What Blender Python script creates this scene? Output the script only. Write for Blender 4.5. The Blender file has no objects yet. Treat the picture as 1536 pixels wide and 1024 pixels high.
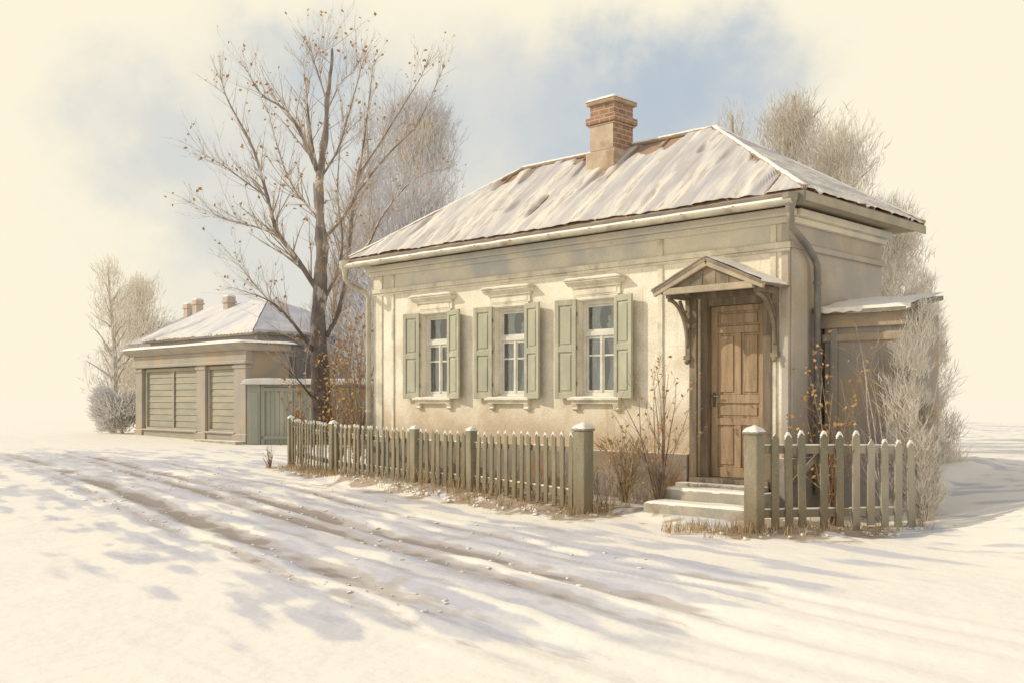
import bpy, math, random
from mathutils import Vector, noise, Matrix
R = math.radians
sc = bpy.context.scene
col = sc.collection
F = 1542.0
EYE = 1.6
def at(px, py, Y):
    return Vector(((px-768)/F*Y, Y, EYE-(py-600)/F*Y))
def sm(a, b, x):
    t = max(0.0, min(1.0, (x-a)/(b-a))); return t*t*(3-2*t)
def nz(x, y, z=0.0): return noise.noise(Vector((x, y, z)))

# ------------------------------------------------------------ materials
def mat(name, a, b, c=None, scale=3.0, rough=0.85, snow=None, grain=0.10, stretch=(1,1,1),
        bump=0.3, cscale=0.7, cpos=(0.5,0.68), low=None, streak=None, drip=None, spec=0.2, bscale=None, local=False):
    """a,b: mottled base; c: large stains; low=(z0,z1,colour): soiling towards the ground; snow=(threshold,spread)"""
    m = bpy.data.materials.new(name); m.use_nodes = True
    nt = m.node_tree; N = nt.nodes; L = nt.links
    P = N['Principled BSDF']; P.inputs['Roughness'].default_value = rough
    P.inputs['Specular IOR Level'].default_value = spec
    if local:
        tc = N.new('ShaderNodeTexCoord'); src = tc.outputs['Object']
        g = N.new('ShaderNodeNewGeometry')
    else:
        g = N.new('ShaderNodeNewGeometry'); src = g.outputs['Position']
    mp = N.new('ShaderNodeMapping'); mp.inputs['Scale'].default_value = stretch
    L.new(src, mp.inputs['Vector'])
    def noi(sc_, det=4, vec=None, ro=0.55):
        n = N.new('ShaderNodeTexNoise'); n.inputs['Scale'].default_value = sc_; n.inputs['Detail'].default_value = det
        n.inputs['Roughness'].default_value = ro
        L.new(vec if vec is not None else mp.outputs[0], n.inputs['Vector']); return n.outputs['Fac']
    def mr(x, a0, a1, b0=0.0, b1=1.0):
        n = N.new('ShaderNodeMapRange'); n.interpolation_type = 'SMOOTHSTEP'
        L.new(x, n.inputs[0]); n.inputs[1].default_value = a0; n.inputs[2].default_value = a1
        n.inputs[3].default_value = b0; n.inputs[4].default_value = b1; return n.outputs[0]
    def mix(f, x, y):
        n = N.new('ShaderNodeMix'); n.data_type = 'RGBA'
        if isinstance(f, float): n.inputs[0].default_value = f
        else: L.new(f, n.inputs[0])
        for s, v in ((6, x), (7, y)):
            if isinstance(v, tuple): n.inputs[s].default_value = (*v, 1)
            else: L.new(v, n.inputs[s])
        return n.outputs[2]
    def mth(op, x, y):
        n = N.new('ShaderNodeMath'); n.operation = op
        for s, v in ((0, x), (1, y)):
            if isinstance(v, (int, float)): n.inputs[s].default_value = v
            else: L.new(v, n.inputs[s])
        return n.outputs[0]
    colr = mix(mr(noi(scale), 0.35, 0.65), a, b)
    if c: colr = mix(mr(noi(cscale, 6), *cpos), colr, c)
    if streak: colr = mix(mr(noi(streak[0], 5, None, 0.7), 0.48, 0.62), colr, streak[1])
    if drip:
        md = N.new('ShaderNodeMapping'); md.inputs['Scale'].default_value = (5, 5, .35); L.new(g.outputs['Position'], md.inputs[0])
        colr = mix(mth('MULTIPLY', mr(noi(1.6, 5, md.outputs[0], .6), .54, .70), mr(noi(.8, 3), .42, .6)), colr, drip)
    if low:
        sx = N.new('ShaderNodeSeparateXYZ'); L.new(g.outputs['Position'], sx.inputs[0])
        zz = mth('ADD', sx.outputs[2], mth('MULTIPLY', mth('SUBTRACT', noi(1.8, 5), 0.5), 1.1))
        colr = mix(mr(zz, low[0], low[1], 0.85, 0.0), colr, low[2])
    if grain:
        gn = mr(noi(60, 2, g.outputs['Position']), 0.25, 0.75, 1-grain, 1+grain*0.6)
        mm = N.new('ShaderNodeMix'); mm.data_type = 'RGBA'; mm.blend_type = 'MULTIPLY'; mm.inputs[0].default_value = 1
        L.new(colr, mm.inputs[6]); cc = N.new('ShaderNodeCombineColor')
        for i in range(3): L.new(gn, cc.inputs[i])
        L.new(cc.outputs[0], mm.inputs[7]); colr = mm.outputs[2]
    if snow:
        sx = N.new('ShaderNodeSeparateXYZ'); L.new(g.outputs['Normal'], sx.inputs[0])
        v = mth('ADD', sx.outputs[2], mth('MULTIPLY', mth('SUBTRACT', noi(9, 3, g.outputs['Position']), 0.5), snow[1]))
        colr = mix(mr(v, snow[0]-0.08, snow[0]+0.08), colr, (0.86, 0.82, 0.76))
    L.new(colr, P.inputs['Base Color'])
    if bump:
        bp = N.new('ShaderNodeBump'); bp.inputs['Strength'].default_value = bump; bp.inputs['Distance'].default_value = 0.02
        L.new(noi(bscale or scale*4, 6), bp.inputs['Height']); L.new(bp.outputs[0], P.inputs['Normal'])
    return m
M = {}
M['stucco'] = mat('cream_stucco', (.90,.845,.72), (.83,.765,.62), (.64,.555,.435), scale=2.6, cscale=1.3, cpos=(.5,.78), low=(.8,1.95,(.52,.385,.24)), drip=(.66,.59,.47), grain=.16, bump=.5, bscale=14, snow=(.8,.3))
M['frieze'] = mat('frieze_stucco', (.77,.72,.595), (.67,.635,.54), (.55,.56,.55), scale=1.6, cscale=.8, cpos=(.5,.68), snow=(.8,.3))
M['sidewall'] = mat('shaded_side_stucco', (.52,.465,.40), (.42,.395,.375), (.43,.36,.275), scale=1.3, cscale=.8, low=(.3,2.0,(.34,.29,.25)))  # stucco of the end wall darkened, its shade put into the colour
M['plinth'] = mat('plinth_render', (.34,.285,.22), (.25,.23,.215), (.33,.20,.10), scale=2.2, cscale=1.5, snow=(.75,.3), bump=.5)
M['trim'] = mat('trim_plaster', (.83,.77,.63), (.70,.65,.53), (.54,.50,.42), scale=5, cscale=3, snow=(.75,.4))
M['shutter'] = mat('sage_shutter_paint', (.46,.45,.345), (.405,.405,.32), (.52,.50,.385), scale=3, cscale=5, stretch=(1,1,.5), grain=.08, bump=.15, snow=(.8,.3))
M['sash'] = mat('white_sash_paint', (.76,.74,.66), (.64,.62,.55), scale=5, snow=(.8,.3))
M['gutter'] = mat('gutter_metal', (.62,.57,.44), (.48,.45,.37), (.36,.30,.22), scale=3, cscale=2.5, snow=(.72,.5), rough=.6)
M['pipe'] = mat('downpipe_zinc', (.19,.18,.17), (.125,.125,.13), (.30,.26,.20), scale=4, cscale=2, rough=.5, spec=.5)
M['eave'] = mat('eave_boards', (.30,.26,.21), (.22,.20,.17), (.17,.17,.18), scale=4, snow=(.85,.3))
M['soffit'] = mat('soffit_boards', (.42,.37,.28), (.34,.31,.25), scale=3)
M['rust'] = mat('rusty_roof_sheet', (.40,.26,.17), (.30,.22,.18), (.45,.37,.30), scale=3, cscale=3, snow=None, bump=.3)
M['snow'] = mat('snow', (.88,.83,.735), (.83,.795,.73), (.74,.73,.74), scale=2, cscale=1.2, grain=.03, bump=.25, bscale=10)
M['roofsnow'] = mat('thin_shade_streaked_snow', (.76,.705,.60), (.67,.635,.57), (.47,.455,.465), scale=2, cscale=.9, cpos=(.42,.64), stretch=(3.2,.55,.55), streak=(3.4,(.50,.455,.42)), grain=.05, bump=.5, bscale=6, local=True)  # lavender shade streaks painted into the thin snow's colour
M['farsnow'] = mat('far_roof_snow', (.78,.74,.665), (.67,.65,.64), (.54,.54,.575), scale=.8, cscale=.6, stretch=(3,.6,.6), grain=.03, bump=.3, bscale=3, local=True)
M['door'] = mat('brown_door_wood', (.42,.30,.19), (.31,.225,.145), (.48,.37,.25), scale=3, cscale=2.2, stretch=(6,6,.6), bump=.25, grain=.12)
M['doorframe'] = mat('door_frame_wood', (.24,.185,.125), (.17,.14,.105), (.30,.24,.17), scale=3, cscale=1.6, stretch=(5,5,.7), bump=.3)
M['canopywood'] = mat('canopy_wood', (.27,.22,.16), (.19,.16,.125), (.35,.29,.21), scale=4, cscale=3, snow=(.85,.3), bump=.3)
M['stone'] = mat('step_stone', (.48,.44,.36), (.38,.355,.30), (.32,.27,.20), scale=4, cscale=2.5, snow=(.65,.35), bump=.5)
M['fence'] = mat('weathered_green_fence', (.275,.245,.17), (.215,.20,.15), (.34,.29,.20), scale=3, cscale=2.3, stretch=(1,1,.45), grain=.16, bump=.5, bscale=30, snow=(.40,.3), low=(.1,.7,(.24,.19,.12)))
M['post'] = mat('weathered_post', (.30,.27,.19), (.23,.22,.16), (.37,.32,.23), scale=4, cscale=2.5, stretch=(1,1,.4), grain=.16, bump=.6, bscale=30, snow=(.5,.3), low=(.0,.7,(.25,.19,.12)))
M['fadedfence'] = mat('bleached_fence', (.42,.385,.30), (.36,.335,.27), (.36,.30,.22), scale=4, cscale=2, stretch=(1,1,.4), snow=(.5,.45))
M['brick'] = None
M['plasterch'] = mat('chimney_plaster', (.56,.46,.34), (.47,.37,.27), (.38,.27,.19), scale=5, cscale=3, snow=(.7,.4), bump=.4)
M['cap'] = mat('chimney_cap', (.44,.34,.25), (.36,.25,.17), scale=6, snow=(.6,.4))
M['glass'] = None
M['curtain'] = mat('lace_curtain', (.80,.80,.77), (.55,.58,.60), scale=9, grain=.2, stretch=(1,1,.4))
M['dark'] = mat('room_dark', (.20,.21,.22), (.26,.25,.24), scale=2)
M['iron'] = mat('old_brass', (.16,.12,.08), (.10,.08,.06), rough=.4, spec=.6)
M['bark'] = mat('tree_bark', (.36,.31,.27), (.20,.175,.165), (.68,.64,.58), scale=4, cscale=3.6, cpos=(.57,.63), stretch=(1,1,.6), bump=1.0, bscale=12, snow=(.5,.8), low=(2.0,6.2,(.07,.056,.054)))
M['twig'] = mat('twig_bark', (.46,.37,.28), (.36,.30,.25), (.50,.43,.36), scale=5, bump=0, snow=(.62,.9))
M['shrubtwig'] = mat('shrub_twig', (.32,.21,.13), (.23,.17,.13), (.40,.31,.22), scale=6, bump=0, snow=(.75,.8))
M['leaf'] = mat('dry_leaf', (.52,.29,.09), (.40,.22,.09), (.60,.42,.20), scale=6, bump=0, grain=0)
M['grass'] = mat('dry_grass', (.50,.38,.21), (.38,.27,.15), (.58,.52,.42), scale=5, bump=0, grain=0)
M['hazetwig'] = mat('hazy_twig', (.54,.485,.435), (.47,.43,.40), scale=2, bump=0)
M['haze'] = mat('frosted_haze_crown', (.66,.645,.66), (.575,.58,.635), (.70,.66,.60), scale=.5, cscale=.6, bump=0, grain=.05)  # crown tones paled, with haze put into the colour of frosted twigs
M['hazewarm'] = mat('frosted_warm_haze_crown', (.70,.64,.555), (.62,.57,.51), (.55,.50,.45), scale=.6, cscale=.7, bump=0, grain=.05)
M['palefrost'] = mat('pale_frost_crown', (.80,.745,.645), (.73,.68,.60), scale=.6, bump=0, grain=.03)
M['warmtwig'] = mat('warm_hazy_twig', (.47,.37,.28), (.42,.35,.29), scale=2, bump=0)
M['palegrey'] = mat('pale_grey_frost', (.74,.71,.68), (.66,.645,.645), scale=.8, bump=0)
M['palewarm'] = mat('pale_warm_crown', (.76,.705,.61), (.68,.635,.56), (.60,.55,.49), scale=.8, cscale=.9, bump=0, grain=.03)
M['palestem'] = mat('pale_trunk', (.62,.54,.45), (.56,.49,.42), bump=0)
M['frostbush'] = mat('frost_bush', (.60,.56,.52), (.52,.49,.47), (.62,.51,.38), scale=1.2, cscale=1.4, bump=0)
M['farwall'] = mat('far_house_wall', (.45,.415,.385), (.39,.375,.375), (.42,.37,.33), scale=.9, cscale=.5, low=(.4,2.5,(.38,.36,.37)))  # far house, shop and fence colours greyed to paint in distance haze
M['farwood'] = mat('far_shop_wood', (.42,.375,.315), (.35,.325,.29), (.45,.36,.26), scale=1.2, cscale=.9, snow=(.7,.4), bump=.3)
M['farboard'] = mat('far_green_boards', (.40,.375,.30), (.34,.33,.275), (.44,.39,.295), scale=1.2, cscale=.7, stretch=(1,1,4), bump=.3)
M['fargate'] = mat('far_gate_boards', (.36,.37,.32), (.31,.33,.295), (.43,.415,.35), scale=.8, cscale=.6, stretch=(3,3,.4), snow=(.7,.4), low=(0,1.1,(.33,.33,.29)))
M['farroof'] = mat('distant_roof', (.62,.575,.56), (.56,.53,.545), scale=.7)  # distance haze painted in as a pale tone
M['farwin'] = mat('far_window', (.24,.22,.22), (.30,.27,.25), scale=3)
M['annexwall'] = mat('annex_wall', (.37,.335,.30), (.30,.285,.275), (.42,.31,.20), scale=1.2, cscale=.9, low=(.1,1.6,(.38,.36,.35)))
M['annexbeam'] = mat('annex_beam', (.42,.335,.24), (.34,.29,.23), (.50,.43,.34), scale=3, snow=(.8,.3))

def glass():
    m = bpy.data.materials.new('window_glass'); m.use_nodes = True; nt = m.node_tree; N = nt.nodes; L = nt.links
    N.remove(N['Principled BSDF']); out = N['Material Output']
    t = N.new('ShaderNodeBsdfTransparent'); t.inputs[0].default_value = (.86,.89,.89,1)
    gl = N.new('ShaderNodeBsdfGlossy'); gl.inputs['Roughness'].default_value = .04; gl.inputs[0].default_value = (.85,.88,.9,1)
    fr = N.new('ShaderNodeFresnel'); fr.inputs[0].default_value = 1.6
    n = N.new('ShaderNodeTexNoise'); n.inputs['Scale'].default_value = 3; g = N.new('ShaderNodeNewGeometry'); L.new(g.outputs['Position'], n.inputs['Vector'])
    bp = N.new('ShaderNodeBump'); bp.inputs['Strength'].default_value = .25; bp.inputs['Distance'].default_value = .02
    L.new(n.outputs['Fac'], bp.inputs['Height']); L.new(bp.outputs[0], gl.inputs['Normal'])
    ms = N.new('ShaderNodeMixShader'); ad = N.new('ShaderNodeMath'); ad.operation = 'ADD'; ad.inputs[1].default_value = .16; L.new(fr.outputs[0], ad.inputs[0]); L.new(ad.outputs[0], ms.inputs[0]); L.new(t.outputs[0], ms.inputs[1]); L.new(gl.outputs[0], ms.inputs[2])
    L.new(ms.outputs[0], out.inputs[0]); return m
M['glass'] = glass()
def brick():
    m = bpy.data.materials.new('chimney_brick'); m.use_nodes = True; nt = m.node_tree; N = nt.nodes; L = nt.links
    P = N['Principled BSDF']; P.inputs['Roughness'].default_value = .9; P.inputs['Specular IOR Level'].default_value = .15
    tc = N.new('ShaderNodeTexCoord'); sx = N.new('ShaderNodeSeparateXYZ'); L.new(tc.outputs['Object'], sx.inputs[0])
    ad = N.new('ShaderNodeMath'); ad.operation = 'ADD'; L.new(sx.outputs[0], ad.inputs[0]); L.new(sx.outputs[1], ad.inputs[1])
    cb = N.new('ShaderNodeCombineXYZ'); L.new(ad.outputs[0], cb.inputs[0]); L.new(sx.outputs[2], cb.inputs[1])
    b = N.new('ShaderNodeTexBrick'); L.new(cb.outputs[0], b.inputs['Vector']); b.inputs['Scale'].default_value = 1
    b.inputs['Brick Width'].default_value = .21; b.inputs['Row Height'].default_value = .082; b.inputs['Mortar Size'].default_value = .009
    b.inputs['Color1'].default_value = (.36,.20,.125,1); b.inputs['Color2'].default_value = (.26,.155,.105,1); b.inputs['Mortar'].default_value = (.46,.40,.33,1)
    n = N.new('ShaderNodeTexNoise'); n.inputs['Scale'].default_value = 7; L.new(tc.outputs['Object'], n.inputs['Vector'])
    mr = N.new('ShaderNodeMapRange'); L.new(n.outputs[0], mr.inputs[0]); mr.inputs[1].default_value = .5; mr.inputs[2].default_value = .75; mr.inputs[4].default_value = .6
    mx = N.new('ShaderNodeMix'); mx.data_type = 'RGBA'; L.new(mr.outputs[0], mx.inputs[0]); L.new(b.outputs['Color'], mx.inputs[6]); mx.inputs[7].default_value = (.50,.36,.25,1)
    L.new(mx.outputs[2], P.inputs['Base Color'])
    bp = N.new('ShaderNodeBump'); bp.inputs['Strength'].default_value = .6; bp.inputs['Distance'].default_value = .01; bp.invert = True
    L.new(b.outputs['Fac'], bp.inputs['Height']); L.new(bp.outputs[0], P.inputs['Normal'])
    return m
M['brick'] = brick()

# ------------------------------------------------------------ mesh helpers
class MB:
    def __init__(s): s.v = []; s.f = []
    def quad(s, *p):
        i = len(s.v); s.v += [tuple(q) for q in p]; s.f.append(tuple(range(i, i+len(p)))); return s
    def box(s, x0, x1, y0, y1, z0, z1, jit=0.0):
        i = len(s.v)
        for x, y, z in ((x0,y0,z0),(x1,y0,z0),(x1,y1,z0),(x0,y1,z0),(x0,y0,z1),(x1,y0,z1),(x1,y1,z1),(x0,y1,z1)):
            s.v.append((x+random.uniform(-jit,jit), y+random.uniform(-jit,jit), z+random.uniform(-jit,jit)))
        s.f += [tuple(i+k for k in q) for q in ((0,3,2,1),(4,5,6,7),(0,1,5,4),(1,2,6,5),(2,3,7,6),(3,0,4,7))]; return s
    def obox(s, c, ax, ay, az):
        """box from its centre and three half-axis vectors"""
        c = Vector(c); i = len(s.v)
        for sz in (-1, 1):
            for sx, sy in ((-1,-1),(1,-1),(1,1),(-1,1)):
                s.v.append(tuple(c + sx*Vector(ax) + sy*Vector(ay) + sz*Vector(az)))
        s.f += [tuple(i+k for k in q) for q in ((0,3,2,1),(4,5,6,7),(0,1,5,4),(1,2,6,5),(2,3,7,6),(3,0,4,7))]; return s
    def beam(s, a, b, w, h):
        a = Vector(a); b = Vector(b); d = (b-a); l = d.length; d.normalize()
        up = Vector((0,0,1)) if abs(d.z) < .95 else Vector((0,1,0))
        si = d.cross(up).normalized(); u = si.cross(d)
        return s.obox((a+b)/2, si*w/2, u*h/2, d*l/2) if False else s.obox((a+b)/2, d*l/2, si*w/2, u*h/2)
    def prism(s, poly, y0, y1):
        """poly = (x,z) outline counter-clockwise seen from -y, extruded along y"""
        i = len(s.v); n = len(poly)
        s.v += [(x, y0, z) for x, z in poly] + [(x, y1, z) for x, z in poly]
        s.f.append(tuple(i+k for k in range(n))); s.f.append(tuple(i+n+k for k in reversed(range(n))))
        for k in range(n): s.f.append((i+k, i+n+k, i+n+(k+1)%n, i+(k+1)%n))
        return s
    def prismx(s, poly, x0, x1):
        i = len(s.v); n = len(poly)
        s.v += [(x0, y, z) for y, z in poly] + [(x1, y, z) for y, z in poly]
        s.f.append(tuple(i+k for k in reversed(range(n)))); s.f.append(tuple(i+n+k for k in range(n)))
        for k in range(n): s.f.append((i+k, i+(k+1)%n, i+n+(k+1)%n, i+n+k))
        return s
    def tube(s, pts, rad, n=8, cap=True):
        pts = [Vector(p) for p in pts]; rings = []; ref = None
        for k, p in enumerate(pts):
            d = (pts[min(k+1, len(pts)-1)] - pts[max(k-1, 0)])
            if d.length < 1e-7: d = Vector((0,0,1))
            d.normalize()
            if ref is None: ref = Vector((1,0,0)) if abs(d.x) < .9 else Vector((0,1,0))
            a = ref - d*ref.dot(d)
            if a.length < 1e-4: a = d.orthogonal()
            a.normalize(); ref = a; b = d.cross(a)
            r = rad[k] if isinstance(rad, (list, tuple)) else rad
            i = len(s.v)
            for q in range(n):
                t = 2*math.pi*q/n; s.v.append(tuple(p + (a*math.cos(t)+b*math.sin(t))*r))
            rings.append(i)
        for k in range(len(rings)-1):
            i, j = rings[k], rings[k+1]
            for q in range(n): s.f.append((i+q, i+(q+1)%n, j+(q+1)%n, j+q))
        if cap and n > 2:
            s.f.append(tuple(rings[0]+q for q in reversed(range(n)))); s.f.append(tuple(rings[-1]+q for q in range(n)))
        return s
    def lump(s, c, r, seed=0, flat=1.0, nu=10, nv=6, rough=.25):
        i = len(s.v); c = Vector(c)
        for a in range(nv+1):
            th = math.pi*a/nv
            for b in range(nu):
                ph = 2*math.pi*b/nu
                d = Vector((math.sin(th)*math.cos(ph), math.sin(th)*math.sin(ph), math.cos(th)))
                k = r*(1+rough*noise.noise(d*1.7+Vector((seed,seed*.3,0))))
                s.v.append((c.x+d.x*k, c.y+d.y*k, c.z+d.z*k*flat))
        for a in range(nv):
            for b in range(nu):
                s.f.append((i+a*nu+b, i+(a+1)*nu+b, i+(a+1)*nu+(b+1)%nu, i+a*nu+(b+1)%nu))
        return s
    def build(s, name, m, parent=None, bevel=0.0, smooth=False, seg=2):
        me = bpy.data.meshes.new(name); me.from_pydata(s.v, [], s.f); me.update()
        me.materials.append(m)
        if smooth: me.polygons.foreach_set('use_smooth', [True]*len(me.polygons))
        o = bpy.data.objects.new(name, me); col.objects.link(o)
        if parent: o.parent = parent
        if bevel:
            b = o.modifiers.new('bevel', 'BEVEL'); b.width = bevel; b.segments = seg; b.limit_method = 'ANGLE'
        return o
def tag(o, label=None, cat=None, group=None, kind=None):
    if label: o['label'] = label
    if cat: o['category'] = cat
    if group: o['group'] = group
    if kind: o['kind'] = kind
    return o
def empty(name, loc, rz=0.0):
    o = bpy.data.objects.new(name, None); o.empty_display_size = .3; col.objects.link(o)
    o.location = loc; o.rotation_euler = (0, 0, rz); return o

RZ = math.atan2(-.695, .719)
CX, CY = 3.604, 13.36
UX, UY = .719, -.695          # house local +x
VX, VY = .695, .719           # house local +y
def hw(x, y, z=0): return Vector((CX+UX*x+VX*y, CY+UY*x+VY*y, z))

# fence line (used by the ground too)
FP = [at(875,0,14.0), at(708,0,16.2), at(623,0,17.3), at(500,0,20.0), at(437,0,23.2)]
FP = [Vector((p.x, p.y)) for p in FP]
FB = [at(1131,0,12.15), at(1400,0,12.7)]
FB = [Vector((p.x, p.y)) for p in FB]
def segd(p, a, b):
    d = b-a; t = max(0, min(1, (p-a).dot(d)/d.length_squared)); return (p-(a+d*t)).length
def fence_dist(x, y):
    p = Vector((x, y)); return min(min(segd(p, FP[i], FP[i+1]) for i in range(4)), segd(p, FB[0], FB[1]))
def q_of(x, y): return (x-.97)*(-.84)+(y-14)*(-.543)
def along(x, y): return (x-.97)*(-.543)+(y-14)*(.84)
def base_h(x, y):
    h = .10*sm(12, 20, y)*sm(-60,-30, -abs(x)) + .15*sm(33, 44, y-0.3*x*.3)*sm(-60,-30,-abs(x))
    lx = (x-CX)*UX+(y-CY)*UY; ly = (x-CX)*VX+(y-CY)*VY
    if -10 < lx < 2 and ly < 6: h += .12*sm(-1.35, -.75, ly)*sm(-10,-8.8,lx)*sm(-.9,-.3,-lx)
    h += .55*sm(4.3, 8.2, x)*sm(4.5, 12.6, y)*sm(-80,-30,-y)*sm(-60,-30,-x)*(1-.15*sm(12.6,15,y))  # snow rise added on the right to foreshorten the house shadow
    return h

# ------------------------------------------------------------ ground and road
RUTS = [(1.9,.12,.65),(2.92,.21,1.0),(3.40,.16,.85),(4.52,.24,1.0),(5.0,.12,.6),(2.3,.07,.4),(3.95,.08,.35)]
def ground_z(x, y):
    h = base_h(x, y)
    if -40 < x < 30 and 2 < y < 70:
        q = q_of(x, y); t = along(x, y)
        h += .035*nz(x*.5, y*.5, 3) + .012*nz(x*2, y*2, 5)
        fade = sm(-9.5, -4.6, t)*(1-.7*sm(15,27,t)); h -= (.035*nz(x*.5, y*.5, 3) + .012*nz(x*2, y*2, 5))*(1-max(.25,fade*(1-sm(5.5,9,q))))
        for rq, w, dp in RUTS:
            qq = q + .10*nz(t*.25, rq, 7) + .03*nz(t*1.2, rq, 9)
            d = (qq-rq)/w
            if abs(d) < 3: h += (-.040*math.exp(-d*d) + .016*math.exp(-(abs(d)-1.6)**2*2))*dp*fade
    return h
def make_ground():
    def axis(lo, hi, step):
        a = []; v = lo
        while v < hi: a.append(v); v += step(v)
        return a
    ys = axis(3.0, 50, lambda v: .018+.0045*v)
    ys = [-3000,-800,-200,-60,-20,-8,-3,-1,0.5,1.8] + ys + [52,56,62,70,85,110,150,220,400,800,1600,3500]
    xs = axis(-9, 7, lambda v: .055)
    xs = [-3500,-1500,-600,-250,-120,-70,-50,-40,-34,-30] + axis(-27, -9, lambda v: .2) + xs + axis(7.1, 22, lambda v: .2) + [24,28,35,50,80,150,400,1200,3500]
    nx, ny = len(xs), len(ys)
    V = []; rut = []; shade_wear = []; earth = []
    for y in ys:
        for x in xs:
            inner = -27 <= x <= 22 and 2.5 <= y <= 52
            if inner:
                z = ground_z(x, y)
                q = q_of(x, y); t = along(x, y)
                cover = sm(-10.5, -6.0, t)*sm(24, 14, t) if t < 24 else 0
                cover = sm(-7.0+1.0*nz(x*.5,y*.5,1), -3.4, t)*(1-sm(15, 27, t))*(1-sm(5.0+1.6*nz(x*.3,y*.3,2), 8.0, q))
                if q < 1.0: cover *= .75
                r = 0
                for rq, w, dp in RUTS:
                    qq = q + .10*nz(t*.25, rq, 7) + .03*nz(t*1.2, rq, 9)
                    d = (qq-rq)/w
                    if abs(d) < 3:
                        k = math.exp(-d*d*1.1)*dp*(0.72+.75*nz(t*.55, rq*3, 4)+.35*nz(x*3,y*3,8))
                        r = max(r, k)
                r = max(0, min(1, r*1.35-.12))*cover
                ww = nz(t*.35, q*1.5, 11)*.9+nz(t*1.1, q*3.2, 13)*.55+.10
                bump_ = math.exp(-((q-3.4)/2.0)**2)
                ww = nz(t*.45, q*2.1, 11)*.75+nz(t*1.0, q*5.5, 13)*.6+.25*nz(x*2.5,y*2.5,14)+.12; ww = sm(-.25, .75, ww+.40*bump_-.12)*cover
                fd = fence_dist(x, y) if (-7 < x < 7 and 9 < y < 27) else 9
                lx = (x-CX)*UX+(y-CY)*UY; ly = (x-CX)*VX+(y-CY)*VY
                yard = 1 if (-8.8 < lx < 0.4 and -1.6 < ly < .2) else 0
                ee = nz(x*2.2, y*2.2, 17)+.6*nz(x*6, y*6, 19)
                e = sm(.0, .5, ee+.80*math.exp(-(fd/.38)**2)-.08+.3*math.exp(-(fd/1.0)**2))*math.exp(-(fd/.95)**2)
                e = max(e, .75*sm(-.2,.5,ee)*yard)
                e *= 1-sm(4.2, 5.0, x)
                hump = .035*math.exp(-(fd/.35)**2)*(1+.9*nz(x*3,y*3,21)) if fd < 2 else 0
                z += hump
                rut.append(r); shade_wear.append(ww); earth.append(e)
            else:
                z = base_h(x, y) if (-60 < x < 60 and -5 < y < 90) else .25*sm(33,44,y)*0
                rut.append(0); shade_wear.append(0); earth.append(0)
            V.append((x, y, z))
    def isroad(i, j):
        x = (xs[i]+xs[i+1])/2; y = (ys[j]+ys[j+1])/2
        q = q_of(x, y); return 1.25 < q < 6.2 and -60 < y < 110 and -80 < x < 60
    fr, fg = [], []
    for j in range(ny-1):
        for i in range(nx-1):
            (fr if isroad(i, j) else fg).append((j*nx+i, j*nx+i+1, (j+1)*nx+i+1, (j+1)*nx+i))
    m = bpy.data.materials.new('snow_ground'); m.use_nodes = True; nt = m.node_tree; N = nt.nodes; L = nt.links
    P = N['Principled BSDF']; P.inputs['Roughness'].default_value = .8; P.inputs['Specular IOR Level'].default_value = .15
    g = N.new('ShaderNodeNewGeometry')
    def att(n):
        a = N.new('ShaderNodeAttribute'); a.attribute_name = n; return a.outputs['Fac']
    def noi(s, d=5):
        n = N.new('ShaderNodeTexNoise'); n.inputs['Scale'].default_value = s; n.inputs['Detail'].default_value = d; L.new(g.outputs['Position'], n.inputs['Vector']); return n.outputs['Fac']
    def mr(x, a0, a1, b0=0., b1=1.):
        n = N.new('ShaderNodeMapRange'); n.interpolation_type = 'SMOOTHSTEP'; L.new(x, n.inputs[0])
        for k, v in zip((1,2,3,4), (a0,a1,b0,b1)): n.inputs[k].default_value = v
        return n.outputs[0]
    def mth(op, x, y):
        n = N.new('ShaderNodeMath'); n.operation = op
        for s, v in ((0, x), (1, y)):
            if isinstance(v, (int, float)): n.inputs[s].default_value = v
            else: L.new(v, n.inputs[s])
        return n.outputs[0]
    def mix(f, x, y):
        n = N.new('ShaderNodeMix'); n.data_type = 'RGBA'; L.new(f, n.inputs[0])
        for s, v in ((6, x), (7, y)):
            if isinstance(v, tuple): n.inputs[s].default_value = (*v, 1)
            else: L.new(v, n.inputs[s])
        return n.outputs[2]
    c = mix(mr(noi(.9), .4, .65), SNOW_A, SNOW_B)
    mp = N.new('ShaderNodeMapping'); mp.vector_type = 'TEXTURE'; mp.inputs['Rotation'].default_value = (0,0,math.atan2(.84,-.543)); mp.inputs['Scale'].default_value = (2.6,.55,1); L.new(g.outputs['Position'], mp.inputs[0])
    def sno(s, d=7):
        n = N.new('ShaderNodeTexNoise'); n.inputs['Scale'].default_value = s; n.inputs['Detail'].default_value = d; n.inputs['Roughness'].default_value = .62; L.new(mp.outputs[0], n.inputs['Vector']); return n.outputs['Fac']
    wv = mth('ADD', att('shade_wear'), mth('MULTIPLY', mth('SUBTRACT', sno(1.3), .5), 2.0))  # mask of painted tree-shade patches as well as packed, worn snow
    wm_ = mr(att('shade_wear'), .02, .3)
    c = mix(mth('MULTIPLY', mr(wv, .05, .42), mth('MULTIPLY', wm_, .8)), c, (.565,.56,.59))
    c = mix(mth('MULTIPLY', mr(mth('ADD', att('shade_wear'), mth('MULTIPLY', mth('SUBTRACT', sno(2.3), .5), 2.4)), .62, .85), mth('MULTIPLY', wm_, .7)), c, (.50,.50,.56))  # deeper blue-grey of the same painted shade
    c = mix(mth('MULTIPLY', mr(mth('ADD', att('shade_wear'), mth('MULTIPLY', mth('SUBTRACT', noi(1.7,8), .5), 2.6)), .95, 1.15), .5), c, (.50,.43,.36))
    rv = mth('ADD', att('rut'), mth('MULTIPLY', mth('SUBTRACT', sno(3.2), .5), 1.1))
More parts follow.
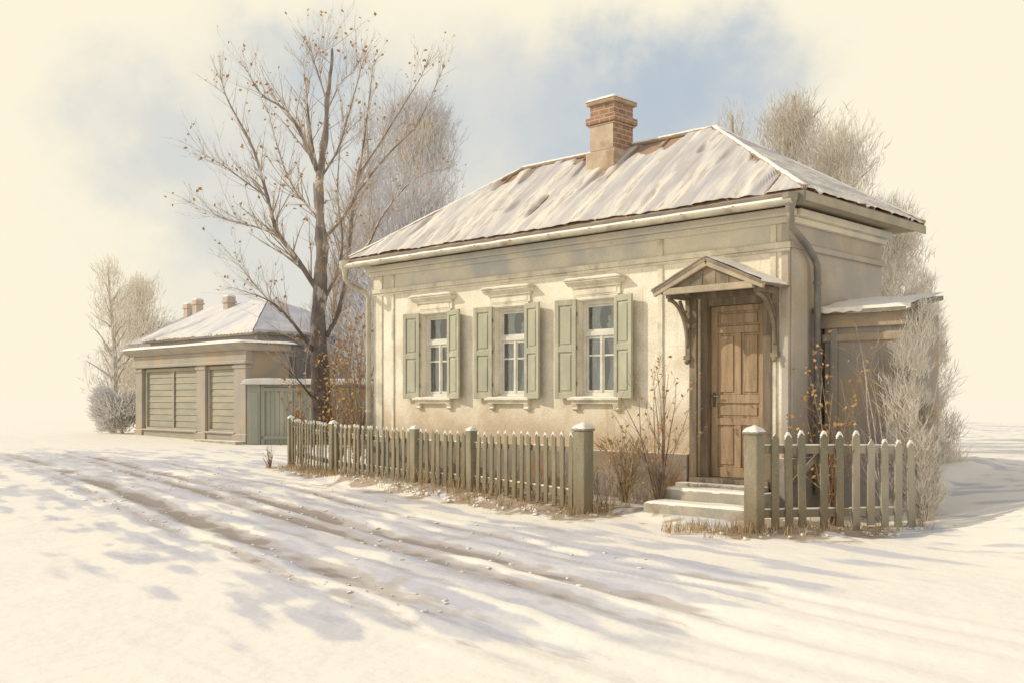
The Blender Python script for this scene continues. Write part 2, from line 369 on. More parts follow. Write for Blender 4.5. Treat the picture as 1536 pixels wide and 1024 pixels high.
    c = mix(mr(rv, .16, .42, 0, .72), c, (.45,.40,.355))
    c = mix(mr(rv, .52, .80, 0, .85), c, (.30,.255,.22))
    c = mix(mr(mth('ADD', att('earth'), mth('MULTIPLY', mth('SUBTRACT', noi(11), .5), .7)), .3, .8, 0, .85), c, (.36,.27,.18))
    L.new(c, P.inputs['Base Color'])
    bp = N.new('ShaderNodeBump'); bp.inputs['Strength'].default_value = .6; bp.inputs['Distance'].default_value = .03
    L.new(noi(6, 8), bp.inputs['Height']); L.new(bp.outputs[0], P.inputs['Normal'])
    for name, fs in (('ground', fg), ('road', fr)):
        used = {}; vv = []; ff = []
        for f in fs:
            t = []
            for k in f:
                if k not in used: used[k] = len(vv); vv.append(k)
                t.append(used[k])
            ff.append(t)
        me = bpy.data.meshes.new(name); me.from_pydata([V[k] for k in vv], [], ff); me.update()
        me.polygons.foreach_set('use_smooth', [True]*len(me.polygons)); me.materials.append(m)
        for an, arr in (('rut', rut), ('shade_wear', shade_wear), ('earth', earth)):
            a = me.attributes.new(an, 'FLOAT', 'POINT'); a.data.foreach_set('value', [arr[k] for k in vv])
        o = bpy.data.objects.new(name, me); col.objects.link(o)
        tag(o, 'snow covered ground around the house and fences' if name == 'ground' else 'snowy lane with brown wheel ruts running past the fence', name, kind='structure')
SNOW_A = (.90,.845,.73); SNOW_B = (.875,.825,.725)
make_ground()

# ------------------------------------------------------------ the house
random.seed(5)
LH = 8.6; DH = 2.75; ZW = 4.08
house = empty('house', (CX, CY, 0), RZ)
tag(house, 'cream stucco one storey house with green shutters and snowy hipped roof', 'house')
wins = [(-6.885,.74),(-5.04,.74),(-3.21,.74)]
WZ0, WZ1 = 1.66, 3.12
DX0, DX1, DZ0, DZ1 = -1.42, -.34, .50, 3.02
def front_wall():
    mb = MB(); ops = [(c-w/2, c+w/2, WZ0, WZ1) for c, w in wins] + [(DX0, DX1, DZ0, DZ1)]
    xs = sorted({-LH, 0} | {o[0] for o in ops} | {o[1] for o in ops}); zs = sorted({-.2, .85, 3.60} | {o[2] for o in ops} | {o[3] for o in ops})
    for i in range(len(xs)-1):
        for j in range(len(zs)-1):
            cx = (xs[i]+xs[i+1])/2; cz = (zs[j]+zs[j+1])/2
            if any(o[0] < cx < o[1] and o[2] < cz < o[3] for o in ops): continue
            mb.quad((xs[i],0,zs[j]), (xs[i+1],0,zs[j]), (xs[i+1],0,zs[j+1]), (xs[i],0,zs[j+1]))
    for a, b, z0, z1 in ops:
        d = .30
        mb.quad((a,0,z0),(a,0,z1),(a,d,z1),(a,d,z0)); mb.quad((b,0,z0),(b,d,z0),(b,d,z1),(b,0,z1))
        mb.quad((a,0,z1),(b,0,z1),(b,d,z1),(a,d,z1)); mb.quad((a,0,z0),(a,d,z0),(b,d,z0),(b,0,z0))
    return mb
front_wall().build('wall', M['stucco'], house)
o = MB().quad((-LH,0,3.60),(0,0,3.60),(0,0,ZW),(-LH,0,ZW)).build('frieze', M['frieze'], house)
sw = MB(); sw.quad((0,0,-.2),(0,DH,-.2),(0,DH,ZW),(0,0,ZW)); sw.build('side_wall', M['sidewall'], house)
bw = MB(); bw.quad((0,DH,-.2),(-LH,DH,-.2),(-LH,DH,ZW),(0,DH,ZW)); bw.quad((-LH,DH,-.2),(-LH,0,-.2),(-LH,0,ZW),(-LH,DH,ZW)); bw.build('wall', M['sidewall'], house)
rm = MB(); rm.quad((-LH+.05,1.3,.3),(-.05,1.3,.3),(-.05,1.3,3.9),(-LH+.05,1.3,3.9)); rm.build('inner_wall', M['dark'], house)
# plinth
p = MB(); p.box(-LH-.05, DX0-.13, -.06, -.001, -.25, .85); p.box(DX1+.13, .06, -.06, -.001, -.25, .85); p.box(.001, .06, 0, DH, -.25, .85)
p.build('plinth', M['plinth'], house, bevel=.015)
# string course, mouldings, pilaster strips
s = MB(); s.box(-LH-.03, .03, -.05, -.002, 3.58, 3.66); s.box(-LH-.02,.02,-.025,-.002,3.535,3.578); s.build('string_course', M['trim'], house, bevel=.01)
s = MB(); s.box(.002,.05,0,DH,3.58,3.66); s.build('string_course', M['sidewall'], house, bevel=.01)
s = MB(); s.box(-LH-.06, .08, -.10, -.003, 3.90, 3.98); s.box(-LH-.1,.12,-.19,-.003,3.982,4.075); s.box(.003,.09,0,DH,3.90,3.98); s.box(.003,.17,0,DH,3.982,4.075)
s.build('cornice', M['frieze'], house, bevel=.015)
for x0, x1 in ((-LH, -LH+.24), (-LH+.52,-LH+.58), (-2.08, -1.99), (-.26,-.18), (-.10, .0)):
    MB().box(x0, x1, -.028, -.001, .86, 3.533).box(x0, x1, -.028, -.001, 3.662, 3.898).build('pilaster', M['trim'] if x0 < -1 else M['sidewall' if x0 > -.15 else 'trim'], house, bevel=.006)
MB().box(.001, .035, .02, .42, .86, 3.578).build('pilaster', M['sidewall'], house, bevel=.006)
# roof
EX0, EX1, EY0, EY1, EZ = -8.78, .46, -.46, 3.2, 4.20
RX0, RX1, RY, RIDZ = -6.08, -2.04, 1.4, 5.746
def slope_grid(e0, e1, r0, r1, nu, nv, off, name, m, parent, thickfun, skirt=.06):
    e0, e1, r0, r1 = map(Vector, (e0, e1, r0, r1))
    nrm = (e1-e0).cross(((r0+r1)/2-e0)).normalized()
    if nrm.z < 0: nrm = -nrm
    mb = MB()
    for j in range(nv+1):
        for i in range(nu+1):
            b = j/nv; a = i/nu
            pe = e0.lerp(e1, a); pr = r0.lerp(r1, a); q = pe.lerp(pr, b)
            t = thickfun(q, b, a)
            if j == 0: q = q + (pr-pe).normalized()*(.02+.03*nz(q.x*7, q.y*7, 2)+.04*nz(q.x*1.5,q.y*1.5,9))
            mb.v.append(tuple(q+nrm*t))
    for j in range(nv):
        for i in range(nu):
            k = j*(nu+1)+i; mb.f.append((k, k+1, k+nu+2, k+nu+1))
    base = len(mb.v)
    for i in range(nu+1):
        v = Vector(mb.v[i]); mb.v.append((v.x, v.y, v.z-skirt*(1+.5*nz(v.x*9, v.y*9, 4))))
    for i in range(nu): mb.f.append((base+i, base+i+1, i+1, i))
    return mb.build(name, m, parent, smooth=False)
roof = MB()
A, B, C_, D = (EX0,EY0,EZ), (EX1,EY0,EZ), (EX1,EY1,EZ), (EX0,EY1,EZ)
P0, P1 = (RX0,RY,RIDZ), (RX1,RY,RIDZ)
roof.quad(A,B,P1,P0); roof.quad(B,C_,P1); roof.quad(C_,D,P0,P1); roof.quad(D,A,P0)
lo = .075
for a, b in ((A,B),(B,C_),(C_,D),(D,A)): roof.quad((a[0],a[1],a[2]-lo),(b[0],b[1],b[2]-lo),b,a)
# standing seams
def seams(mb, x0, x1, step):
    x = x0
    while x < x1:
        # front slope
        if x < RX0: t = (x-EX0)/(RX0-EX0)
        elif x > RX1: t = (EX1-x)/(EX1-RX1)
        else: t = 1
        a = Vector((x, EY0+.01, EZ+.012)); b = Vector((x, EY0+(RY-EY0)*t, EZ+(RIDZ-EZ)*t+.008))
        if (b-a).length > .3: mb.beam(a, b, .022, .05)
        x += step
seams(roof, EX0+.3, EX1-.2, .56)
y = EY0+.3
while y < EY1-.2:
    t = (y-EY0)/(RY-EY0) if y < RY else (EY1-y)/(EY1-RY)
    roof.beam((EX1-.01, y, EZ+.02), (EX1-(EX1-RX1)*t, y, EZ+(RIDZ-EZ)*t+.015), .022, .05); y += .56
rf = roof.build('roof', M['rust'], house)
def th(q, b, a):
    c = q.x if True else 0
    sx = (q.x-EX0-.3)/.56; d = abs(sx-round(sx))*.56
    t = .055+.022*nz(q.x*1.2, q.y*1.2, 1)+.010*nz(q.x*4.5, q.y*4.5, 5) - .013*math.exp(-(d/.04)**2)
    t -= .10*sm(.18, .5, .8*nz(q.x*4.5, q.y*1.1, 31)+.5*nz(q.x*1.2,q.y*2.2,8)+.20*sm(.55, 1.0, b)-.10+.30*math.exp(-((q.x+4.3)/1.1)**2)*sm(.72,.95,b))*(.3+b)
    t -= .035*sm(.93, 1.0, b)*(1 if nz(q.x*1.5,2,2)>-.1 else 0)
    return t
def th2(q, b, a):
    sx = (q.y-EY0-.3)/.56; d = abs(sx-round(sx))*.56
    t = .055+.022*nz(q.x*1.2, q.y*1.2, 1)+.010*nz(q.x*4.5, q.y*4.5, 5) - .013*math.exp(-(d/.04)**2)
    t -= .09*sm(.22, .55, .7*nz(q.x*1.2, q.y*4.5, 37)+.4*nz(q.x*1.5,q.y*1.5,3)+.12*sm(.5, 1.0, b)-.08)
    return t
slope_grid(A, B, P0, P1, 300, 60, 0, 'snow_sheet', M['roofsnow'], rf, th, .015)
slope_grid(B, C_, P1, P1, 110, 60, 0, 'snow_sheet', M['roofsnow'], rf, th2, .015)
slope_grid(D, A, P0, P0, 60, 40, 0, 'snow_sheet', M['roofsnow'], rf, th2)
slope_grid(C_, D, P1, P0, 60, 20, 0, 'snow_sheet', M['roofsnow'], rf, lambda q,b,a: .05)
# ridge and hip caps
rc = MB()
for a, b in ((P0,P1),(B,P1),(C_,P1),(A,P0),(D,P0)):
    a = Vector(a); b = Vector(b); n = 24
    rc.tube([a.lerp(b, k/n)+Vector((0,0,.035+.008*nz(k*.8,a.x,3))) for k in range(n+1)], [.045+.012*nz(k*.6,a.y,b.x) for k in range(n+1)], 6)
rc.build('ridge_cap', mat('ridge_metal', (.40,.30,.22), (.33,.26,.21), scale=4, snow=(.30,.9)), rf, smooth=True)
so = MB(); so.quad((EX0,EY0,EZ-lo-.001),(EX0,EY1,EZ-lo-.001),(EX1,EY1,EZ-lo-.001),(EX1,EY0,EZ-lo-.001)); so.build('soffit', M['soffit'], house)
f = MB(); f.box(EX0-.01,EX1+.012,EY0-.022,EY0-.001,EZ-.17,EZ-.012); f.build('fascia', M['eave'], house, bevel=.005); MB().box(EX1+.001,EX1+.022,EY0,EY1,EZ-.13,EZ-.012).build('fascia', M['soffit'], house, bevel=.005)
g = MB(); gp = []
for k in range(41): gp.append((EX0-.10+(EX1-.30-EX0+.10)*k/40, EY0-.085, EZ-.125+.006*nz(k*.4,1,1)))
def half_gutter(mb, x0, x1, y, z, r):
    n = 40; prof = [(r*math.cos(t), -r*math.sin(t)) for t in [math.pi*k/8 for k in range(9)]]
    prof2 = [((r-.012)*math.cos(t), -(r-.012)*math.sin(t)) for t in [math.pi*k/8 for k in range(9)]]
    full = prof + prof2[::-1]; m_ = len(full); st = len(mb.v)
    for k in range(n+1):
        x = x0+(x1-x0)*k/n; zz = z+.006*nz(k*.5, y, 2)
        for a, b in full: mb.v.append((x, y+a, zz+b))
    for k in range(n):
        for i in range(m_): mb.f.append((st+k*m_+i, st+k*m_+(i+1)%m_, st+(k+1)*m_+(i+1)%m_, st+(k+1)*m_+i))
    mb.f.append(tuple(st+i for i in reversed(range(m_)))); mb.f.append(tuple(st+n*m_+i for i in range(m_)))
half_gutter(g, EX0-.12, EX1-.10, EY0-.095, EZ-.115, .062)
gut = g.build('gutter', M['gutter'], house)
x = EX0+.3
while x < EX1-.3:
    MB().box(x,x+.025,EY0-.165,EY0-.02,EZ-.115,EZ-.105).build('gutter_bracket', M['gutter'], gut); x += .8
sn = MB(); sn.tube([(EX0-.1+k*(EX1-EX0-.02)/60, EY0-.095, EZ-.122+.008*nz(k*.5,3,3)) for k in range(61)], .048, 8); sn.build('snow_filling', M['snow'], gut, smooth=True)
def downpipe(hx, hy, pts, side):
    dp = MB(); dp.tube(pts, .048, 10)
    o = dp.build('downpipe', M['pipe'] if side else M['gutter'], house, smooth=True)
    h = MB(); h.tube([(hx,hy,EZ-.27),(hx,hy,EZ-.20),(hx,hy,EZ-.10),(hx,hy,EZ-.03)], [.05,.06,.105,.108], 10); h.build('hopper', M['pipe'] if side else M['gutter'], o, bevel=.004)
    for z in (3.15, 2.3, 1.4): MB().tube([(pts[-1][0],pts[-1][1],z-.02),(pts[-1][0],pts[-1][1],z+.02)], .058, 10).build('collar', M['pipe'] if side else M['gutter'], o)
    return o
downpipe(.30, EY0-.06, [(.30,EY0-.06,3.98),(.30,EY0-.055,3.84),(.29,EY0-.02,3.76),(.14,.22,3.60),(.12,.46,3.46),(.12,.52,3.38),(.12,.53,3.2),(.12,.53,.35)], True)
downpipe(-8.80, EY0-.09, [(-8.80,EY0-.09,3.98),(-8.80,EY0-.08,3.84),(-8.78,EY0-.02,3.76),(-8.70,-.16,3.62),(-8.68,-.09,3.52),(-8.68,-.09,3.2),(-8.68,-.09,.35)], False)
# chimney
ch = empty('chimney', (-3.86, 1.16, 0)); ch.parent = house
hs = .25
MB().box(-hs-.05,hs+.05,-hs-.06,hs+.05,5.0,5.64).build('chimney_base', M['plasterch'], ch, bevel=.02)
b = MB().box(-hs,hs,-hs,hs,5.64,6.09); b.box(-hs,hs,-hs,hs,6.20,6.40); b.build('brick_shaft', M['brick'], ch, bevel=.008)
MB().quad((-hs+.01,-hs-.012,5.66),(hs-.01,-hs-.012,5.66),(hs-.01,-hs-.012,6.08),(-hs+.01,-hs-.012,6.08)).build('plaster_face', M['plasterch'], ch)
b = MB().box(-hs-.055,hs+.055,-hs-.055,hs+.055,6.09,6.20); b.box(-hs-.03,hs+.03,-hs-.03,hs+.03,6.06,6.089); b.build('chimney_band', M['brick'], ch, bevel=.01)
b = MB().box(-hs-.05,hs+.05,-hs-.05,hs+.05,6.40,6.48); b.build('chimney_cap', M['cap'], ch, bevel=.02)
sc_ = MB()
def snow_slab(mb, x0, x1, y0, y1, z, h, n=16, seed=0):
    st = len(mb.v)
    for j in range(n+1):
        for i in range(n+1):
            a = i/n; b = j/n
            e = min(1, min(a,1-a,b,1-b)*n/2.2)
            zz = z + h*(e**.5)*(1+.35*nz(a*3+seed, b*3, seed)) - (.012 if e == 0 else 0)
            jx = .012*nz(b*9+seed, a*2, 1) if i in (0, n) else 0; jy = .012*nz(a*9+seed, b*2, 2) if j in (0, n) else 0
            mb.v.append((x0+(x1-x0)*a+jx, y0+(y1-y0)*b+jy, zz))
    for j in range(n):
        for i in range(n):
            k = st+j*(n+1)+i; mb.f.append((k, k+1, k+n+2, k+n+1))
snow_slab(sc_, -hs-.06,hs+.06,-hs-.06,hs+.06,6.478,.05,seed=2)
sc_.build('snow_cap', M['snow'], ch, smooth=True)
# windows
def shutter(parent, x_hinge, sgn, ang):
    """sgn -1: opens to the left, +1: to the right; local x from the hinge outwards"""
    w, h, t = .405, WZ1-WZ0+.06, .038
    mb = MB()
    def bx(x0, x1, y0, y1, z0, z1):
        if sgn < 0: x0, x1 = -x1, -x0
        mb.box(x0, x1, y0, y1, z0, z1)
    z0 = WZ0-.03
    bx(0, .075, -t, 0, z0, z0+h); bx(w-.075, w, -t, 0, z0, z0+h)
    zr = [z0, z0+.09, z0+h*.50-.045, z0+h*.50+.045, z0+h-.09, z0+h]
    for k in (0, 2, 4): bx(.075, w-.075, -t, 0, zr[k], zr[k+1])
    for k in (1, 3):
        bx(.0755, w-.0755, -t+.020, -.004, zr[k], zr[k+1])
        bx(.105, w-.105, -t+.006, -t+.0205, zr[k]+.035, zr[k+1]-.035)
    o = mb.build('shutter', M['shutter'], parent, bevel=.006)
    o.location = (x_hinge, -.035, 0); o.rotation_euler = (0, 0, -sgn*ang)
    return o
def window(cx, w):
    root = empty('window', (cx, 0, 0)); root.parent = house
    z0, z1 = WZ0, WZ1
    # outer frame set back in the reveal
    y0, y1 = .10, .165
    fr = MB(); h = w/2
    fr.box(-h, -h+.06, y0, y1, z0, z1); fr.box(h-.06, h, y0, y1, z0, z1)
    fr.box(-h+.06, h-.06, y0, y1, z1-.06, z1); fr.box(-h+.06, h-.06, y0, y1, z0, z0+.06)
    zt = z0+(z1-z0)*.655
    fr.box(-h+.06, h-.06, y0-.015, y1, zt-.035, zt+.035)
    fr.build('frame', M['sash'], root, bevel=.006)
    sa = MB()
    # upper light
    def ring(x0, x1, a, b, t=.032, ya=.112, yb=.15):
        sa.box(x0, x0+t, ya, yb, a, b); sa.box(x1-t, x1, ya, yb, a, b); sa.box(x0+t, x1-t, ya, yb, b-t, b); sa.box(x0+t, x1-t, ya, yb, a, a+t)
    ring(-h+.062, h-.062, zt+.037, z1-.062)
    ring(-h+.062, -.004, z0+.062, zt-.037, .038); ring(.004, h-.062, z0+.062, zt-.037, .038)
    zm = z0+.062+(zt-z0-.1)*.66
    sa.box(-h+.1, -.042, .118, .142, zm-.014, zm+.014); sa.box(.042, h-.1, .118, .142, zm-.014, zm+.014)
    sa.box(-.018, .018, .095, .1115, z0+.062, zt-.036)
    sa.build('sash', M['sash'], root, bevel=.004)
    gl = MB(); gl.quad((-h+.07,.13,z0+.07),(h-.07,.13,z0+.07),(h-.07,.13,z1-.07),(-h+.07,.13,z1-.07)); gl.build('glass', M['glass'], root)
    # gathered curtains: two falls below, a swag above
    cu = MB()
    def fall(x0, x1, za, zb, narrow, yy=.20):
        n = 26; st = len(cu.v); rows = 10
        for j in range(rows+1):
            b = j/rows; k = 1-narrow*math.sin(math.pi*b)*.8
            for i in range(n+1):
                a = i/n; x = x0+(x1-x0)*a*k if x0 < x1 else x0-(x0-x1)*a*k
                cu.v.append((x, yy+.018*math.sin(a*n*.95)+.01*nz(a*5,b*3,cx), za+(zb-za)*b))
        for j in range(rows):
            for i in range(n):
                k = st+j*(n+1)+i; cu.f.append((k, k+1, k+n+2, k+n+1))
    fall(-h+.05, .0, z0+.06, zt+.0, .38); fall(h-.05, .0, z0+.06, zt+.0, .38)
    fall(-h+.05, -.04, zt, z1-.02, .35, .215); fall(h-.05, .04, zt, z1-.02, .35, .215)
    cu.build('curtain', M['curtain'], root)
    # a bottle or pot seen behind the pane
    pt = MB(); pt.lump((.02, .33, zt+.13), .075, cx, 1.1); pt.lump((.0,.33,zt+.24),.055,cx+2,1.2); pt.tube([(.02,.33,z0+.0),(.02,.33,zt+.06)],.02,6)
    pt.build('vase', M['curtain'], root, smooth=True)
    # casing
    ca = MB(); ca.box(-h-.045, -h, -.03, -.001, z0-.02, z1+.01); ca.box(h, h+.045, -.03, -.001, z0-.02, z1+.01)
    ca.box(-h-.045, h+.045, -.03, -.001, z1+.01, z1+.06); ca.build('casing', M['trim'], root, bevel=.005)
    co = MB(); co.box(-.46,.46,-.035,-.001,z1+.061,z1+.19); co.box(-.40,.40,-.045,-.0351,z1+.085,z1+.165)
    co.box(-.48,.48,-.07,-.001,z1+.19,z1+.225)
    co.prismx([(-.001,z1+.225),(-.075,z1+.225),(-.125,z1+.265),(-.15,z1+.275),(-.15,z1+.30),(-.001,z1+.30)], -.535, .535)
    co.box(-.56,.56,-.17,-.001,z1+.301,z1+.325)
    co.build('cornice', M['trim'], root, bevel=.004)
    ss = MB(); snow_slab(ss, -.555,.555,-.165,-.005,z1+.325,.022,20,cx); ss.build('snow_cap', M['snow'], root, smooth=True)
    si = MB(); si.box(-.50,.50,-.13,-.001,z0-.055,z0-.018); si.box(-.46,.46,-.085,-.001,z0-.11,z0-.055); si.box(-h+.001,h-.001,-.001,.10,z0-.03,z0+.012)
    for sx in (-.40, .40):
        si.prismx([(-.001,z0-.215),(-.045,z0-.215),(-.075,z0-.19),(-.055,z0-.165),(-.085,z0-.111),(-.001,z0-.111)], sx-.05, sx+.05)
    si.build('sill', M['trim'], root, bevel=.004)
    ss = MB(); snow_slab(ss, -.495,.495,-.125,-.01,z0-.019,.016,18,cx+3); ss.build('snow_cap', M['snow'], root, smooth=True)
    shutter(root, -h-.005, -1, R(5)); shutter(root, h+.005, 1, R(13))
    for sx in (-h-.002, h+.002):
        for z in (z0+.2, z0+.75, z1-.2): MB().tube([(sx,-.05,z-.03),(sx,-.05,z+.03)],.012,6).build('hinge', M['iron'], root)
for c, w in wins: window(c, w)
# door
dr = empty('door', (0,0,0)); dr.parent = house
d = MB(); yf = .17
lx0, lx1, lz0, lz1 = DX0+.12, DX1-.10, .54, 2.90
W_ = lx1-lx0
def rail(a, b): d.box(lx0+.10, lx1-.10, yf, yf+.05, a, b)
d.box(lx0, lx0+.10, yf, yf+.05, lz0, lz1); d.box(lx1-.10, lx1, yf, yf+.05, lz0, lz1)
zs = [(lz0,lz0+.14),(1.26,1.36),(1.56,1.68),(2.52,2.62),(2.82,lz1)]
for a, b in zs: rail(a, b)
mid = (lx0+lx1)/2
d.box(mid-.045, mid+.045, yf, yf+.05, lz0+.14, 1.26); d.box(mid-.045, mid+.045, yf, yf+.05, 1.68, 2.52)
def fld(x0, x1, a, b):
    d.box(x0, x1, yf+.022, yf+.045, a, b); d.box(x0+.035, x1-.035, yf+.006, yf+.0215, a+.035, b-.035)
for x0, x1 in ((lx0+.10, mid-.045), (mid+.045, lx1-.10)):
    fld(x0, x1, lz0+.14, 1.26); fld(x0, x1, 1.68, 2.52)
fld(lx0+.10, lx1-.10, 1.36, 1.56); fld(lx0+.10, lx1-.10, 2.62, 2.82)
d.build('door_leaf', M['door'], dr, bevel=.007)
d = MB()
d.box(DX0+.001, lx0-.003, .08, .26, .50, 3.015); d.box(lx1+.003, DX1-.001, .08, .26, .50, 3.015); d.box(lx0-.003, lx1+.003, .08, .26, 2.903, 3.015)
d.box(DX0-.10, DX0+.02, -.05, -.001, .42, 3.08); d.box(DX1-.02, DX1+.10, -.05, -.001, .42, 3.08); d.box(DX0-.14, DX1+.14, -.07, -.001, 3.081, 3.16)
d.box(DX0+.02, DX1-.02, -.05, -.002, 3.0, 3.08)
d.build('door_frame', M['doorframe'], dr, bevel=.008)
MB().box(DX0-.08, DX1+.08, -.09, .26, .44, .537).build('threshold', M['doorframe'], dr, bevel=.01)
k = MB(); hx = lx0+.055; hz = 1.62
k.box(hx-.022,hx+.022,yf-.012,yf-.0005,hz-.11,hz+.09); k.tube([(hx,yf-.01,hz+.04),(hx,yf-.05,hz+.04),(hx+.02,yf-.055,hz+.04),(hx+.11,yf-.055,hz+.035)],.010,8); k.tube([(hx,yf-.014,hz-.05),(hx,yf-.02,hz-.05)],.014,8)
k.build('handle', M['iron'], dr)
# steps
st = MB(); st.box(DX0-.22, DX1+.20, -.62, -.061, -.1, .40, .006); st.build('step', M['stone'], house, bevel=.02)
st = MB(); st.box(DX0-.22, DX1+.32, -.96, -.621, -.1, .235, .006); st.build('step', M['stone'], house, bevel=.02)
st = MB(); st.box(DX0-.16, DX1+.10, -.30, -.0915, .402, .47, .003); st.build('step', M['stone'], house, bevel=.015)
ss = MB(); snow_slab(ss, DX0-.21,DX1+.19,-.615,-.30,.398,.03,26,4); snow_slab(ss, DX0-.21,DX1+.31,-.955,-.625,.233,.035,26,7); ss.build('snow_cap', M['snow'], house, smooth=True)
# canopy
cp = empty('canopy', (-.85, 0, 0)); cp.parent = house
hwid, pz, ez, dpth = .86, 3.47, 3.085, .66
nn = Vector((pz-ez, 0, hwid)).normalized()
c = MB()
for sg in (-1, 1):
    a0 = Vector((0,0,pz)); a1 = Vector((sg*hwid,0,ez)); n = Vector((sg*(pz-ez),0,hwid)).normalized()
    pts = [a0, a1, a1-n*.035, a0-n*.04]
    if sg < 0: pts = pts[::-1]
    # outline (x,z), counter-clockwise seen from -y
    poly = [(p_.x, p_.z) for p_ in pts]
    area = sum(poly[i][0]*poly[(i+1)%4][1]-poly[(i+1)%4][0]*poly[i][1] for i in range(4))
    if area < 0: poly = poly[::-1]
    c.prism(poly, -dpth, -.002)
c.build('canopy_roof', M['canopywood'], cp)
c = MB()
for sg in (-1, 1):
    c.beam((sg*.01,-dpth+.03,pz-.075),(sg*hwid*.985,-dpth+.03,ez-.045),.05,.075)
c.beam((-hwid*.80,-dpth+.05,ez-.02),(hwid*.80,-dpth+.05,ez-.02),.07,.085)
c.build('bargeboard', mat('bargeboard_wood',(.50,.42,.30),(.38,.32,.24),scale=4,snow=(.85,.3)), cp, bevel=.006)
c = MB(); c.prism([(-hwid*.78,ez+.025),(hwid*.78,ez+.025),(0,pz-.10)], -dpth+.075, -dpth+.10)
for t in (-.35,-.12,.12,.35): c.box(t*hwid-.008,t*hwid+.008,-dpth+.066,-dpth+.0745,ez+.03,pz-.12-abs(t)*(pz-ez))
c.build('gable_panel', M['canopywood'], cp)
for sg in (-1, 1):
    bmh = MB(); xb = sg*.68
    bmh.box(xb-.035, xb+.035, -dpth+.12, -.03, ez-.10, ez-.025)
    bmh.box(xb-.035, xb+.035, -.075, -.029, ez-.86, ez-.10)
    bmh.box(xb-.05, xb+.05, -.10, -.028, ez-.92, ez-.86)
    bmh.lump((xb,-.085,ez-.95),.04,3,.9)
    pr = []
    for k in range(9):
        t = k/8*math.pi/2
        pr.append((xb, -.08-(dpth-.22)*(1-math.cos(t)), ez-.74+.62*math.sin(t)))
    bmh.tube(pr, [.028]*9, 6)
    bmh.beam((xb,-.08,ez-.40),(xb,-.26,ez-.12),.035,.035)
    bmh.tube([(xb,-.10,ez-.25),(xb,-.16,ez-.30),(xb,-.24,ez-.26),(xb,-.27,ez-.18)],.018,6)
    bmh.build('bracket', M['canopywood'], cp, bevel=.005)
for sg in (-1, 1):
    a0 = (0,-dpth-.01,pz+.004); 
    e0 = (sg*(hwid+.005),-dpth-.012,ez+.002); e1 = (sg*(hwid+.005),-.003,ez+.002); r0 = (0,-dpth-.012,pz+.004); r1 = (0,-.003,pz+.004)
    slope_grid(e0, e1, r0, r1, 26, 26, 0, 'snow_sheet', M['snow'], cp, lambda q,b,a: .022+.012*nz(q.x*4,q.y*4,6)-.02*(1 if False else 0), .03)

# ------------------------------------------------------------ annex on the right
an = empty('annex', hw(.06, .80, 0), RZ)
tag(an, 'low outbuilding with thin snowy roof against the shaded end of the house', 'outbuilding')
aw, ad, ah = 1.22, .85, 2.72
MB().box(0.02, aw, 0, ad, -.2, ah).build('wall', M['annexwall'], an, bevel=.01)
MB().box(-.0, aw+.05, -.07, -.002, ah-.16, ah+.02).build('beam', M['annexbeam'], an, bevel=.01)
MB().box(-.0, aw+.05, -.03, -.002, ah-.34, ah-.24).build('beam', M['annexbeam'], an, bevel=.01)
MB().box(0.12, .22, -.04, -.002, .3, ah-.16).build('post', M['annexwall'], an, bevel=.01)
r_ = MB(); r_.prismx([(-.20,ah+.02),(-.20,ah+.06),(ad,ah+.26),(ad,ah+.20)][::-1], -.02, aw+.06); ar = r_.build('roof', M['eave'], an)
slope_grid((-.03,-.21,ah+.065),(aw+.07,-.21,ah+.065),(-.03,ad,ah+.265),(aw+.07,ad,ah+.265),50,30,0,'snow_sheet',M['snow'],ar,lambda q,b,a:.035+.02*nz(q.x*3,q.y*3,2),.06)

# ------------------------------------------------------------ picket fences
random.seed(11)
def picket(parent, p, dr_, z0, z1, w=.085, t=.024, m=None, lean=0.0):
    n = Vector((-dr_.y, dr_.x)); tip = w*.75
    zt = z1-tip
    st = MB(); lx = lean
    out = [(-w/2, z0), (w/2, z0), (w/2, zt), (0, z1), (-w/2, zt)]
    poly = [(a+lx*(b-z0), b) for a, b in out]
    st.prism(poly, -t/2, t/2)
    rz = math.atan2(dr_.y, dr_.x)
    o = st.build('picket', m or M['fence'], parent, bevel=.004, seg=1); o.location = (p.x, p.y, 0); o.rotation_euler = (random.uniform(-.012,.012), 0, rz)
    if random.random() < .9:
        xt = lx*(z1-z0); a_ = random.uniform(.45,.8)*w/2; k_ = tip/(w/2); e_ = .007; sp = MB()
        sp.prism([(xt-a_,z1-a_*k_-.002),(xt-a_*.4,z1-a_*k_*.5),(xt+a_*.4,z1-a_*k_*.5),(xt+a_,z1-a_*k_-.002),(xt+a_+e_,z1-a_*k_+.006),(xt+.008,z1+.014),(xt-.008,z1+.014),(xt-a_-e_,z1-a_*k_+.006)], -t/2-.006, t/2+.006)
        sp.build('snow_tip', M['snow'], o)
    return o
